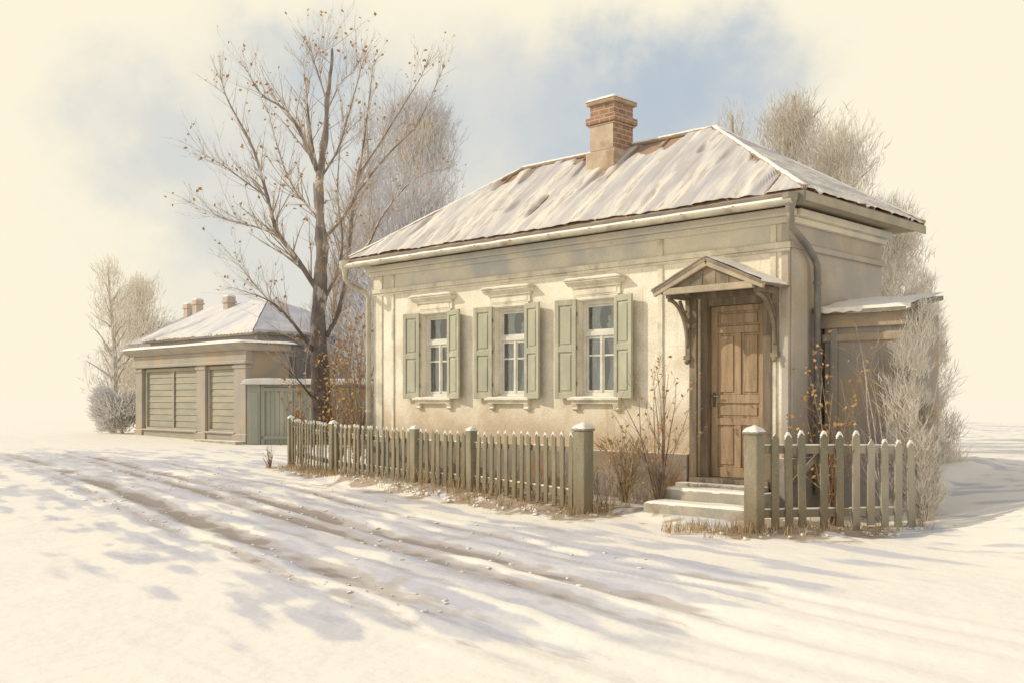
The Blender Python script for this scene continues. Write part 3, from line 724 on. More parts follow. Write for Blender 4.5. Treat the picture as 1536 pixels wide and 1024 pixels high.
def post(parent, p, z0, z1, hwid_, rz, cap, m=None):
    mb = MB(); mb.box(-hwid_,hwid_,-hwid_,hwid_,z0,z1,.004)
    if cap:
        c = hwid_*1.18
        mb.box(-c,c,-c,c,z1,z1+.03)
    o = mb.build('post', m or M['post'], parent, bevel=.012); o.location = (p.x, p.y, 0); o.rotation_euler = (random.uniform(-.01,.01), random.uniform(-.01,.01), rz)
    mb = MB(); c = hwid_*(1.15 if cap else 1.02); zz = z1+(.032 if cap else .002); n = 10; h = hwid_*.75
    for j in range(n+1):
        for i in range(n+1):
            a = 2*i/n-1; b = 2*j/n-1; e = max(abs(a), abs(b))
            k = 1+ (.08*nz(a*3+p.x,b*3,p.y) if e == 1 else 0)
            mb.v.append((a*c*k, b*c*k, zz+h*(1-e)**.85+(.018 if e < 1 else 0)+.008*nz(a*2,b*2,p.x)))
    for j in range(n):
        for i in range(n):
            k = j*(n+1)+i; mb.f.append((k,k+1,k+n+2,k+n+1))
    mb.build('snow_cap', M['snow'], o, smooth=True)
    return o
def rail_(parent, a, b, za, zb, h=.075, t=.035, off=.03, m=None):
    d_ = (b-a).normalized(); n = Vector((-d_.y, d_.x))*off
    mb = MB(); N_ = 6
    for k in range(N_):
        p0 = a.lerp(b, k/N_); p1 = a.lerp(b, (k+1)/N_)
        z0_ = za+(zb-za)*k/N_+.006*nz(k,za,a.x)*(k > 0); z1_ = za+(zb-za)*(k+1)/N_+.006*nz(k+1,za,a.x)*(k < N_-1)
        mb.beam((p0.x+n.x,p0.y+n.y,z0_),(p1.x+n.x,p1.y+n.y,z1_),t,h)
    o = mb.build('rail', m or M['fence'], parent)
    sn = MB(); L_ = (b-a).length; K = max(12, int(L_*14)); run = []
    for k in range(K+1):
        q = k/K; p_ = a.lerp(b, q); z = za+(zb-za)*q+h/2+.004; on = nz(q*L_*1.9, za*7, a.y) > -.28
        if on: run.append((p_.x+n.x, p_.y+n.y, z))
        if (not on or k == K) and len(run) > 3:
            sn.tube(run, [.004]+[t*.42+.004*nz(i*.7,z,1) for i in range(len(run)-2)]+[.004], 6); run = []
        elif not on: run = []
    if sn.v: sn.build('snow_line', M['snow'], o, smooth=True)
    return o
GF = 'grey green picket fences'
pf = empty('picket_fence', (FP[0].x, FP[0].y, 0)); tag(pf, 'long grey green picket fence between the lane and the shuttered windows', 'fence', GF)
off0 = FP[0].copy()
zb = [.02, .07, .06, .09, .13]; ztop = [1.2, 1.125, 1.12, 1.15, 1.20]
counts = [13, 8, 16, 14]
for i in range(5):
    p = FP[i]-off0
    if i == 0: post(pf, p, -.2, 1.19, .100, RZ, True)
    else: post(pf, p, -.2, ztop[i], .072, math.atan2(*(FP[i]-FP[i-1]).yx)+R(0), False)
for i in range(4):
    a = FP[i]-off0; b = FP[i+1]-off0; d_ = (b-a).normalized(); L_ = (b-a).length
    s0 = .14 if i == 0 else .09; s1 = .09; n = counts[i]
    tza, tzb = (1.145, 1.115, 1.12, 1.15, 1.19)[i], (1.145, 1.115, 1.12, 1.15, 1.19)[i+1]
    for k in range(n):
        t = s0+(L_-s0-s1)*(k+.5)/n; p = a+d_*t+Vector((random.uniform(-.008,.008),0)); q = t/L_
        z1 = tza+(tzb-tza)*q+random.uniform(-.018,.014); z0 = .10+zb[i]+(zb[i+1]-zb[i])*q+random.uniform(-.02,.02)
        nrm = Vector((-d_.y, d_.x))*(-.012 if True else 0)
        picket(pf, p+Vector((d_.y,-d_.x))*-.022, d_, z0, z1, .086+random.uniform(-.008,.008), lean=random.uniform(-.022,.022))
    za, zb_ = .93+zb[i]-.02, .93+zb[i+1]-.02
    rail_(pf, a, b, tza-.215, tzb-.215, off=-.012); rail_(pf, a, b, .30+zb[i], .30+zb[i+1], off=-.012, h=.085)
pf2 = empty('picket_fence', (FB[0].x, FB[0].y, 0)); tag(pf2, 'short picket fence right of the steps with a stout snow capped end post', 'fence', GF)
o2 = FB[0].copy(); a = Vector((0,0)); b = FB[1]-o2; d_ = (b-a).normalized()
post(pf2, a, -.2, 1.20, .088, RZ, True)
pxs = [1162,1183,1203,1235,1259,1283,1305,1326,1346,1366]
for k, px in enumerate(pxs):
    t = (px-768)/F
    # intersection of the view ray direction with the fence line
    s_ = (t*o2.y-o2.x)/(d_.x-t*d_.y); p = d_*s_
    m_ = M['fence'] if k < 5 else M['fadedfence']
    picket(pf2, p+Vector((0,-.03)), d_, .06+random.uniform(-.03,.03), 1.23-(.015*k if k > 5 else 0)+random.uniform(-.02,.02), .098, .026, m_, lean=random.uniform(-.015,.015))
mid_ = d_*1.25; end_ = d_*1.98
rail_(pf2, a, mid_, 1.02, 1.01, h=.095, off=.005); rail_(pf2, mid_, end_, 1.01, 1.0, h=.095, off=.005, m=M['fadedfence'])
rail_(pf2, a, mid_, .26, .25, h=.095, off=.005); rail_(pf2, mid_, end_, .25, .24, h=.095, off=.005, m=M['fadedfence'])
MB().beam((.45,.165,.55),(.86,.265,.97),.03,.06).build('brace', M['canopywood'], pf2)

# ------------------------------------------------------------ shop, long house, distant house, green fence
def wpt(px, Y): return (px-768)/F*Y
S1 = Vector((wpt(373,35), 35, 0)); S0 = Vector((wpt(207,41), 41, 0)); dS = (S1-S0); LS = dS.length; rzS = math.atan2(dS.y, dS.x)
shop = empty('boarded_shop', S0, rzS); tag(shop, 'low wooden shop front with closed green boards and snowy ledge', 'shop')
zb_ = -.1; top = 3.5
def frx(px):  # fraction along the front for a picture column
    t = (px-768)/F; return LS*(t*S0.y-S0.x)/(dS.x-t*dS.y)
MB().box(0.02, LS-.02, .12, 1.6, zb_, top-.1).build('wall', M['farwood'], shop)
for a, b in ((207.5,217),(299,312),(355,373)):
    x0, x1 = max(0, frx(a)), min(LS, frx(b))
    MB().box(x0,x1,-.12,.119,zb_,2.88).box(x0-.05,x1+.05,-.16,.119,2.70,2.80).box(x0-.06,x1+.06,-.16,.119,zb_,.45).build('pilaster', M['farwood'], shop, bevel=.02)
e = MB(); e.box(-.05,LS+.05,-.14,.119,2.88,3.32); e.box(-.12,LS+.12,-.22,.119,2.86,2.96); e.prismx([(.119,3.32),(-.20,3.32),(-.46,3.46),(-.50,3.56),(.119,3.56)],-.35,LS+.35)
e.build('entablature', M['farwood'], shop, bevel=.02)
MB().box(LS+.0,LS+.30,-.14,1.5,3.3,3.52).build('entablature', M['farwood'], shop, bevel=.03)
sl = MB(); st_ = len(sl.v)
snow_slab(sl, -.40, LS+.42, -.55, 1.7, 3.56, .09, 40, 3); sl.build('snow_sheet', M['snow'], shop, smooth=True)
for a, b, nv in ((220,299,2),(313.5,355.5,1)):
    x0, x1 = frx(a)+.05, frx(b)-.05; mb = MB(); n = 9; z0, z1 = .58, 2.70
    for k in range(n):
        za = z0+(z1-z0)*k/n; zc = z0+(z1-z0)*(k+1)/n
        mb.prismx([(.10,za+.012),(.062,za+.012),(.078,zc-.006),(.10,zc-.006)][::-1], x0, x1)
    for k in range(1, nv): mb.box(x0+(x1-x0)*.52-.05,x0+(x1-x0)*.52+.05,.01,.044,z0,z1)
    mb.box(x0-.07,x0,-.02,.119,z0-.1,z1+.12); mb.box(x1,x1+.07,-.02,.119,z0-.1,z1+.12); mb.box(x0,x1,-.02,.119,z1,z1+.12); mb.box(x0,x1,-.02,.119,z0-.1,z0)
    mb.build('boarded_panel', M['farboard'], shop)
    MB().box(x0-.12,x1+.12,-.10,.119,zb_,z0-.14).build('stall_riser', M['farboard'] if nv == 2 else M['farwood'], shop, bevel=.02)
    MB().box(x0-.14,x1+.14,-.18,.119,z0-.14,z0-.08).build('sill', M['farwood'], shop, bevel=.01)
MB().box(frx(312),LS+.1,-.55,-.13,zb_,.22).build('step', M['stone'], shop, bevel=.03)
# long house behind
EZ2 = 4.12
lhp = Vector((wpt(379,37.6), 37.6, 0)); ux = Vector((-.719,.695,0)); vx = Vector((.695,.719,0))
lh = empty('long_house', lhp, RZ); tag(lh, 'grey house with snow covered hipped roof behind the boarded shop', 'house')
Ll, Dl, ah2 = 8.6, 6.2, 3.9
b = MB(); b.box(-Ll+.3, -.35, .45, Dl-.3, -.2, EZ2-.02); b.build('wall', M['farwall'], lh)
b = MB(); b.box(-Ll+.1, -.2, .3, Dl-.2, EZ2-.42, EZ2-.08); b.build('cornice', M['farwall'], lh, bevel=.03)
r2 = MB(); a_=(-Ll,0,EZ2); b__=(0.05,0,EZ2); c__=(0.05,Dl,EZ2); d__=(-Ll,Dl,EZ2); q0=(-Ll+.1,3.1,5.68); q1=(-3.75,3.1,5.74)
r2.quad(a_,b__,q1,q0); r2.quad(b__,c__,q1); r2.quad(c__,d__,q0,q1); r2.quad(d__,a_,q0)
for a, b in ((a_,b__),(b__,c__),(c__,d__),(d__,a_)): r2.quad((a[0],a[1],a[2]-.12),(b[0],b[1],b[2]-.12),b,a)
r2.quad((-Ll,0,EZ2-.12),(-Ll,Dl,EZ2-.12),(0.05,Dl,EZ2-.12),(0.05,0,EZ2-.12))
rl = r2.build('roof', M['eave'], lh)
tf = lambda q,b,a: .06+.05*nz(q.x*.9,q.y*.9,3)+.02*nz(q.x*3,q.y*3,3)
slope_grid(a_,b__,q0,q1,90,30,0,'snow_sheet',M['farsnow'],rl,tf,.1)
slope_grid(b__,c__,q1,q1,60,30,0,'snow_sheet',mat('far_shaded_snow',(.58,.58,.61),(.50,.505,.55),(.64,.62,.61),scale=.8,bump=.3),rl,tf,.1)  # shade of the right-hand slope painted in as bluish snow
slope_grid(d__,a_,q0,q0,30,10,0,'snow_sheet',M['farsnow'],rl,tf,.1)
slope_grid(c__,d__,q1,q0,30,10,0,'snow_sheet',M['farsnow'],rl,tf,.1)
def small_chimney(parent, x, y, z0, z1, h_=.28):
    c = MB(); c.box(x-h_,x+h_,y-h_,y+h_,z0,z1-.28); c.box(x-h_*1.25,x+h_*1.25,y-h_*1.25,y+h_*1.25,z1-.28,z1-.18); c.box(x-h_*1.08,x+h_*1.08,y-h_*1.08,y+h_*1.08,z1-.18,z1)
    o = c.build('chimney', mat('far_chimney', (.56,.48,.40), (.50,.42,.36), scale=3, snow=(.7,.3)), parent, bevel=.02)
    s = MB(); snow_slab(s, x-h_*1.1,x+h_*1.1,y-h_*1.1,y+h_*1.1,z1,.09,8,x); s.build('snow_cap', M['snow'], o, smooth=True)
small_chimney(lh, -6.2, 2.7, 5.0, 6.0, .19)
for yy in (1.7, 4.0):
    w_ = MB(); w_.box(-.349,-.31,yy-.38,yy+.38,2.15,3.15); wo = w_.build('window', M['farwin'], lh, bevel=.01)
    w_ = MB(); w_.box(-.35,-.27,yy-.5,yy-.38,2.05,3.25); w_.box(-.35,-.27,yy+.38,yy+.5,2.05,3.25); w_.box(-.35,-.26,yy-.5,yy+.5,3.25,3.35); w_.box(-.35,-.26,yy-.5,yy+.5,1.97,2.05); w_.box(-.309,-.29,yy-.02,yy+.02,2.15,3.15); w_.build('frame', M['farwall'], wo)
# distant house with two chimneys
dh = empty('distant_house', (wpt(254,58), 58, 0), RZ); tag(dh, 'faint distant house with twin chimneys left of the snowy long roof', 'house')
MB().box(-4.5,4.2,0,6,-.2,4.9).build('wall', M['farroof'], dh)
r3 = MB(); A3=(-4.9,-.4,4.9);B3=(4.6,-.4,4.9);C3=(4.6,6.4,4.9);D3=(-4.9,6.4,4.9);Q0=(-2.0,3,7.0);Q1=(1.7,3,7.0)
r3.quad(A3,B3,Q1,Q0); r3.quad(B3,C3,Q1); r3.quad(C3,D3,Q0,Q1); r3.quad(D3,A3,Q0); r3.quad(D3,C3,B3,A3); r3.build('roof', M['farroof'], dh)
small_chimney(dh, -.75, 1.6, 5.2, 7.15, .22); small_chimney(dh, 1.55, .9, 4.9, 7.2, .22)
for xx in (-2.6,-.3,2.0): MB().box(xx-.5,xx+.5,-.06,-.002,2.0,3.6).build('window', mat('faint_window',(.50,.46,.44),(.46,.43,.42)), dh)
# green board fence with lidded gate
gf = empty('board_fence', (wpt(372,34.6), 34.6, .05), R(1)); tag(gf, 'tall grey green board fence with snowy coping behind the bare tree', 'fence')
Wg = wpt(575,34.6)-wpt(372,34.6)
mb = MB(); x = .45; k = 0
while x < Wg:
    w_ = random.uniform(.13,.17); mb.box(x,x+w_-.012,random.uniform(0,.012),.04,-.1,2.02); x += w_
mb.build('boards', M['fargate'], gf)
MB().box(.0,.42,-.1,.12,-.1,2.1).box(.06,.36,-.13,-.1005,.1,1.8).build('post', M['fargate'], gf, bevel=.02)
for px in (391, 433, 480, 530):
    x = wpt(px,34.6)-wpt(372,34.6); MB().box(x,x+.14,-.05,-.001,-.1,2.04).build('post', M['fargate'], gf, bevel=.01)
MB().box(.42,Wg,-.06,-.002,1.86,1.98).box(.42,Wg,-.05,-.002,.25,.37).build('rail', M['fargate'], gf)
MB().prismx([(-.28,2.08),(.05,2.26),(.3,2.08)],-.15,Wg).build('coping', M['eave'], gf)
s = MB(); snow_slab(s,-.2,Wg+.05,-.30,.32,2.10,.16,50,6); s.build('snow_cap', M['farsnow'], gf, smooth=True)

# ------------------------------------------------------------ trees
def bez(pts, n):
    """Catmull-Rom through pts"""
    P_ = [pts[0]]+list(pts)+[pts[-1]]; out = []
    for i in range(1, len(P_)-2):
        for k in range(n):
            t = k/n; a,b,c,d = P_[i-1],P_[i],P_[i+1],P_[i+2]
            out.append(.5*((2*b)+(c-a)*t+(2*a-5*b+4*c-d)*t*t+(3*b-a-3*c+d)*t**3))
    out.append(Vector(pts[-1])); return out
def rnd_dir(d, ang, up=.25, rng=random):
    d = d.normalized(); a = d.orthogonal().normalized(); a.rotate(Matrix.Rotation(rng.uniform(0, 2*math.pi), 3, d))
    v = d*math.cos(ang)+a*math.sin(ang); v.z += up; return v.normalized()
def leafquad(mb, p, s, rng):
    n = Vector((rng.uniform(-1,1), rng.uniform(-1,1), rng.uniform(-.4,1))).normalized()
    a = n.orthogonal().normalized(); a.rotate(Matrix.Rotation(rng.uniform(0,6.28),3,n)); b = n.cross(a)
    mb.quad(p, p+a*s*.45+b*s*.32, p+a*s, p+a*s*.45-b*s*.32)
def twig(mb, lf, p, d, L_, r, lvl, rng, dens=3.2, leafp=.1, leafs=.09, droop=0.0, sides=3, spread=(.45,.85), up=.22):
    n = 5 if lvl > 0 else 3; pts = [p.copy()]; dd = d.copy(); pos = p.copy()
    for k in range(n):
        dd = (dd+Vector((rng.uniform(-.16,.16), rng.uniform(-.16,.16), rng.uniform(-.08,.14)-droop))).normalized()
        pos = pos+dd*L_/n; pts.append(pos.copy())
    mb.tube(pts, [r*(1-.8*k/n) for k in range(n+1)], sides if lvl < 2 else 4, cap=False)
    if lvl > 0:
        for k in range(1, n+1):
            m_ = dens*L_/n; cnt = int(m_)+(rng.random() < m_-int(m_))
            for _ in range(cnt):
                f_ = rng.random(); q = pts[k-1].lerp(pts[k], f_); dir_ = (pts[k]-pts[k-1]).normalized()
                twig(mb, lf, q, rnd_dir(dir_, rng.uniform(*spread), up, rng), L_*rng.uniform(.28,.5)*(1.25-k/n*.6), max(.0028,r*(1-.75*k/n)*.5), lvl-1, rng, dens*1.35, leafp, leafs, droop, 3, spread, up)
    if lf is not None:
        for k in range(1, n+1):
            if rng.random() < leafp: leafquad(lf, pts[k], leafs*rng.uniform(.6,1.2), rng)
def Z6(x, y): return (240+x*.6053, 20+y*.6053)
def main_tree():
    rng = random.Random(21); Y0 = 24.0; s = Y0/F*.6053
    base = at(*Z6(405,1000), Y0); root = empty('bare_tree', (base.x, Y0, 0)); O = Vector((base.x, Y0, 0))
    tag(root, 'tall bare tree with dark mottled trunk and few orange leaves behind fence', 'tree')
    def P_(lst, dy0=0.0, dy1=0.0):
        n = len(lst); return [at(*Z6(x, y), Y0+dy0+(dy1-dy0)*i/max(1,n-1))-O for i, (x, y) in enumerate(lst)]
    tr = MB()
    tp = [(407,1065),(404,1000),(398,880),(393,780),(398,680),(400,560),(392,450),(397,390),(408,310),(415,220),(423,140),(427,85)]
    tw = [38,29,24,21,18.5,16,13.5,11.5,8.5,6,4,1.5]
    c = bez(P_(tp), 5); rr = []
    for i in range(len(c)):
        t = i/5; k = min(int(t), len(tw)-2); rr.append((tw[k]+(tw[k+1]-tw[k])*(t-k))*s*.9)
    i0 = len(tr.v); tr.tube(c, rr, 16)
    for i in range(i0, len(tr.v)):
        v = Vector(tr.v[i]); k = 1+.0
        dv = Vector((nz(v.x*6,v.y*6,v.z*2.5), nz(v.x*6+9,v.y*6,v.z*2.5), 0))*.05; tr.v[i] = tuple(v+dv)
    limbs = [
     ([(390,395),(375,320),(365,230),(358,160),(354,125)], 9, 0, .8),
     ([(388,390),(350,300),(310,240),(250,200),(213,138)], 9, 0,-1.5),
     ([(388,500),(345,452),(312,392),(288,320),(268,240)], 8, 0, 1.5),
     ([(392,690),(340,610),(290,540),(262,440),(228,330),(170,220),(150,160)], 12, 0,-1.8),
     ([(305,560),(255,535),(200,520),(150,505),(75,470)], 6,-.6, 0.2),
     ([(388,850),(335,775),(275,715),(180,680)], 9, 0,-1.2),
     ([(300,740),(250,690),(210,640),(190,610)], 4,-.6, .5),
     ([(388,965),(340,905),(295,862)], 6, 0,-.8),
     ([(412,800),(445,730),(465,620),(476,500),(487,430),(505,320),(520,200),(528,125)], 12, 0, 1.8),
     ([(402,560),(450,512),(500,430),(570,345),(640,270),(700,140)], 9, 0,-1.6),
     ([(470,610),(515,575),(548,508),(600,440),(650,400),(715,385)], 7, 1.0, 2.4),
     ([(404,400),(440,340),(468,250),(495,150),(508,100)], 6, 0, 1.2),
     ([(412,700),(440,640),(452,560),(440,450),(445,350),(455,260)], 7, 0,-1.4),
     ([(492,400),(540,330),(590,250),(640,170),(660,130)], 5, 1.2, .2),
     ([(270,460),(215,420),(160,380),(110,350)], 4,-1.0,-1.9),
     ([(415,240),(450,170),(480,145),(495,115)], 3.5, 0, .9),
     ([(412,215),(385,130),(380,120),(376,95)], 3.5, 0,-.7),
    ]
    br = MB(); lf = MB()
    for pts, w, dy0, dy1 in limbs:
        c2 = bez(P_(pts, dy0, dy1), 5); n = len(c2); ra = [max(.006, w*s*.60*(1-i/(n-1))**.85) for i in range(n)]
        tr.tube(c2, ra, 8 if w > 6 else 6)
        tot = sum((c2[i+1]-c2[i]).length for i in range(n-1))
        for i in range(2, n):
            dd = (c2[i]-c2[i-1]).normalized(); frac = i/n
            cnt = rng.choice([1,2,2,3]) if frac < .9 else 4
            for _ in range(cnt):
                Lt = rng.uniform(.35,1.7)*(1.2-.72*frac)
                twig(br, lf, c2[i], rnd_dir(dd, rng.uniform(.4,.85), .22, rng), Lt, max(.0045, ra[i]*.34), 2 if Lt > .6 else 1, rng, 3.0, .035, .10, 0, 3, (.3,.7), .3)
    # twigs low on the trunk and near the top
    for i in range(8, len(c)):
        if rng.random() < .5: twig(br, lf, c[i], rnd_dir(Vector((rng.uniform(-1,1),rng.uniform(-1,1),.4)), .4, .3, rng), rng.uniform(.5,1.2), .010, 2, rng, 2.6, .10, .11)
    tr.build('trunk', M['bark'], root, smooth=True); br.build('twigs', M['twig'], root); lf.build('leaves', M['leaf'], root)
main_tree()
def strokes(cr, cl, n, lsz, wd, H, ax, rng):
    for k in range(n):
        c, r = rng.choice(cl); g_ = [rng.gauss(0,1) for _ in range(3)]
        while g_[0]**2+g_[1]**2+g_[2]**2 > 4.4: g_ = [rng.gauss(0,1) for _ in range(3)]
        q = c+Vector((g_[0], g_[1]*.8, g_[2]*.9))*r*.8
        if q.z < .05: continue
        o_ = q-ax(max(0,min(1,q.z/H-.15))); d = (o_.normalized()*.8+Vector((rng.gauss(0,.5), rng.gauss(0,.45), rng.uniform(.1,1.0)))).normalized()
        l_ = lsz*rng.uniform(1.2,5.0); sd = d.cross(Vector((rng.gauss(0,.3),1,rng.gauss(0,.3)))).normalized()*wd*rng.uniform(.4,1.5)
        e = q+d*l_*.5+Vector((rng.gauss(0,.04),rng.gauss(0,.04),rng.gauss(0,.04)))*l_; e2 = e+(d+Vector((rng.gauss(0,.35),0,rng.gauss(0,.35)))).normalized()*l_*.5
        cr.quad(q-sd, q+sd, e+sd*.7, e-sd*.7); cr.quad(e-sd*.7, e+sd*.7, e2)
def haze_tree(name, label, px, Y, topy, halfw, m, mt, seed, nleaf=3500, lsz=.16, basepy=None, low=.35, group=None, cat='tree', nl=16, lean=0, leafmat=None):
    """bare frosted tree: trunk, limbs, fine twigs and a thin haze of frosted twig ends inside the crown"""
    rng = random.Random(seed); X = wpt(px, Y); H = EYE+(600-topy)*Y/F; W = halfw*Y/F
    root = empty(name, (X, Y, 0)); tag(root, label, cat, group)
    tr = MB(); cr = MB(); lean_ = lean*Y/F
    def ax(t): return Vector((lean_*t+.12*math.sin(t*5+seed), .1*math.cos(t*4+seed), -.2+(H*.92+.2)*t))
    rad = H*.016+.03
    tr.tube([ax(k/12) for k in range(13)], [rad*(1-.85*k/12)+.006 for k in range(13)], 7)
    for k in range(nl):
        t = low*.7+(0.92-low*.7)*k/nl; p = ax(t); ang = rng.uniform(0, 6.28)
        prof = math.sin(math.pi*min(1,(t-low*.7)/(1-low*.7)*.8+.2))
        d = Vector((math.cos(ang), math.sin(ang)*.8, rng.uniform(.7,1.4))).normalized()
        Lb = W*rng.uniform(.75,1.1)*(.45+.8*prof)
        twig(tr, None, p, d, Lb, rad*(1-.75*t)*.5, 2, rng, 1.0+6/max(2,H), 0, 0)
    cl = []
    for k in range(34):
        t = rng.uniform(low, 1.0); prof = math.sin(math.pi*((t-low)/(1-low)*.78+.18))
        a = rng.uniform(0,6.28); r = W*prof*rng.uniform(.0,.85)
        cl.append((ax(t)+Vector((r*math.cos(a), r*math.sin(a)*.7, 0)), W*rng.uniform(.22,.48)))
    strokes(cr, cl, int(nleaf*1.15), lsz, .00026*Y, H, ax, rng)
    tr.build('trunk', mt, root); cr.build('crown', m, root)
    return root
G1 = 'frosted trees around the house'
G2 = 'pale trees beyond the boarded shop'
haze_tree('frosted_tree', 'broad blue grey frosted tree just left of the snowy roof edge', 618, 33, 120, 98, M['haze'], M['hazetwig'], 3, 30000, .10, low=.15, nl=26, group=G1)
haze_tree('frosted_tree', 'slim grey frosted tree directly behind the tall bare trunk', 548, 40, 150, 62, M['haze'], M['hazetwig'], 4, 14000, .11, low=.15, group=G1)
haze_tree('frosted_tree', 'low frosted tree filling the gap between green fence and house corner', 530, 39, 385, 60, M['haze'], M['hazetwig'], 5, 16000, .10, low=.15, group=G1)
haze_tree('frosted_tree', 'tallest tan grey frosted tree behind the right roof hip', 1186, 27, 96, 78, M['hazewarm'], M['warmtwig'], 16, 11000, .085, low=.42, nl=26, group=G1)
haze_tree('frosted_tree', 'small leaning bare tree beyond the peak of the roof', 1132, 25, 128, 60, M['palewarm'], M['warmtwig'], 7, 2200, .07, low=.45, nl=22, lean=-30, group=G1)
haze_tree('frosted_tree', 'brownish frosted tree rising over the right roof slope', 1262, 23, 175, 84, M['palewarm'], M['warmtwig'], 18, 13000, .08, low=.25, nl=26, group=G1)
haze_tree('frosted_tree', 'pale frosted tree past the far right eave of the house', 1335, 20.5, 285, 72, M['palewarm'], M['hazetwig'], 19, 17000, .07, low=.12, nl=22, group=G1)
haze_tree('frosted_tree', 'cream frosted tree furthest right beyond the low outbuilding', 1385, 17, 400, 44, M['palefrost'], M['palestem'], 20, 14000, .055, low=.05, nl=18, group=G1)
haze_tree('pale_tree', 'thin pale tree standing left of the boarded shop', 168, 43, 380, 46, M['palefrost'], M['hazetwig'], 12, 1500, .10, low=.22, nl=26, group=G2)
haze_tree('pale_tree', 'soft grey tree between the thin pale tree and distant house', 212, 62, 420, 52, M['palefrost'], M['palestem'], 13, 12000, .14, low=.12, group=G2)
def bush(name, label, px, Y, topy, halfw, seed, m, mt, n=2500, lsz=.08, leafp=0.0, stems=14, cat='bush', z0=.05, group=None):
    rng = random.Random(seed); X = wpt(px, Y); H = EYE+(600-topy)*Y/F; W = halfw*Y/F
    root = empty(name, (X, Y, ground_z(X, Y)-.02)); tag(root, label, cat, group)
    tr = MB(); cr = MB(); lf = MB()
    for k in range(stems):
        a = rng.uniform(0,6.28); r = rng.random()
        d = Vector((math.cos(a)*r*W/H*1.1, math.sin(a)*r*W/H*.8, 1)).normalized()
        twig(tr, lf, Vector((d.x*.12, d.y*.12, 0)), d, H*rng.uniform(.55,.95), .010+H*.002, 2, rng, 2.6, leafp, lsz*.9)
    if n:
        cl = [(Vector((rng.uniform(-.8,.8)*W, rng.uniform(-.5,.5)*W, rng.uniform(.1,.8)*H)), W*rng.uniform(.2,.45)) for _ in range(18)]
        strokes(cr, cl, n, lsz, .00038*Y, H, lambda t: Vector((0,0,H*t)), rng)
        cr.build('crown', m, root)
    tr.build('stems', mt, root)
    if lf.v: lf.build('leaves', M['leaf'], root)
bush('bush', 'grey frosted bush at the far left end of the shop', 184, 42, 585, 34, 31, M['palegrey'], M['palestem'], 6000, .11)
bush('bush', 'leafy orange flecked shrub in the gap beside the left downpipe', 535, 21.8, 455, 24, 32, M['haze'], M['shrubtwig'], 0, .10, .30, 16, 'shrub')
bush('bush', 'dark twiggy shrub at the foot of the tall bare trunk', 508, 22.8, 520, 26, 33, M['haze'], M['shrubtwig'], 0, .11, .34, 14, 'shrub')
bush('bush', 'low brown shrub left of the tall bare trunk', 452, 23.6, 565, 20, 38, M['haze'], M['shrubtwig'], 0, .11, .3, 10, 'shrub')
bush('bush', 'slender orange leaved shrub standing left of the entrance steps', 990, 13.95, 545, 36, 34, M['haze'], M['shrubtwig'], 0, .065, .26, 11, 'shrub')
bush('bush', 'low tangled brown shrub between the fence post and the steps', 937, 14.6, 655, 34, 35, M['grass'], M['shrubtwig'], 350, .06, .25, 20, 'shrub')
bush('bush', 'orange leaved shrub behind the right hand pickets by the downpipe', 1250, 12.75, 545, 42, 36, M['haze'], M['shrubtwig'], 0, .07, .42, 12, 'shrub')
bush('bush', 'bare sapling with pale twigs before the low outbuilding wall', 1325, 12.95, 465, 30, 37, M['haze'], M['hazetwig'], 0, .05, .03, 6, 'sapling')
bush('bush', 'grey frosted bush under the low outbuilding at far right', 1365, 13.25, 505, 34, 39, M['frostbush'], M['hazetwig'], 9000, .045, 0, 12)
haze_tree('frosted_tree', 'slim cream frosted sapling hiding the right corner of the low outbuilding', 1380, 12.95, 420, 40, M['palewarm'], M['palestem'], 27, 3600, .05, low=.12, nl=20, group=G1)
bush('bush', 'low cream frosted bush at the end of the faded pickets', 1388, 12.8, 625, 22, 42, M['palewarm'], M['palestem'], 5000, .035, 0, 10)
bush('bush', 'small dry twig clump at the far end of the picket fence', 405, 23.0, 668, 16, 40, M['grass'], M['shrubtwig'], 0, .07, .05, 10, 'shrub')
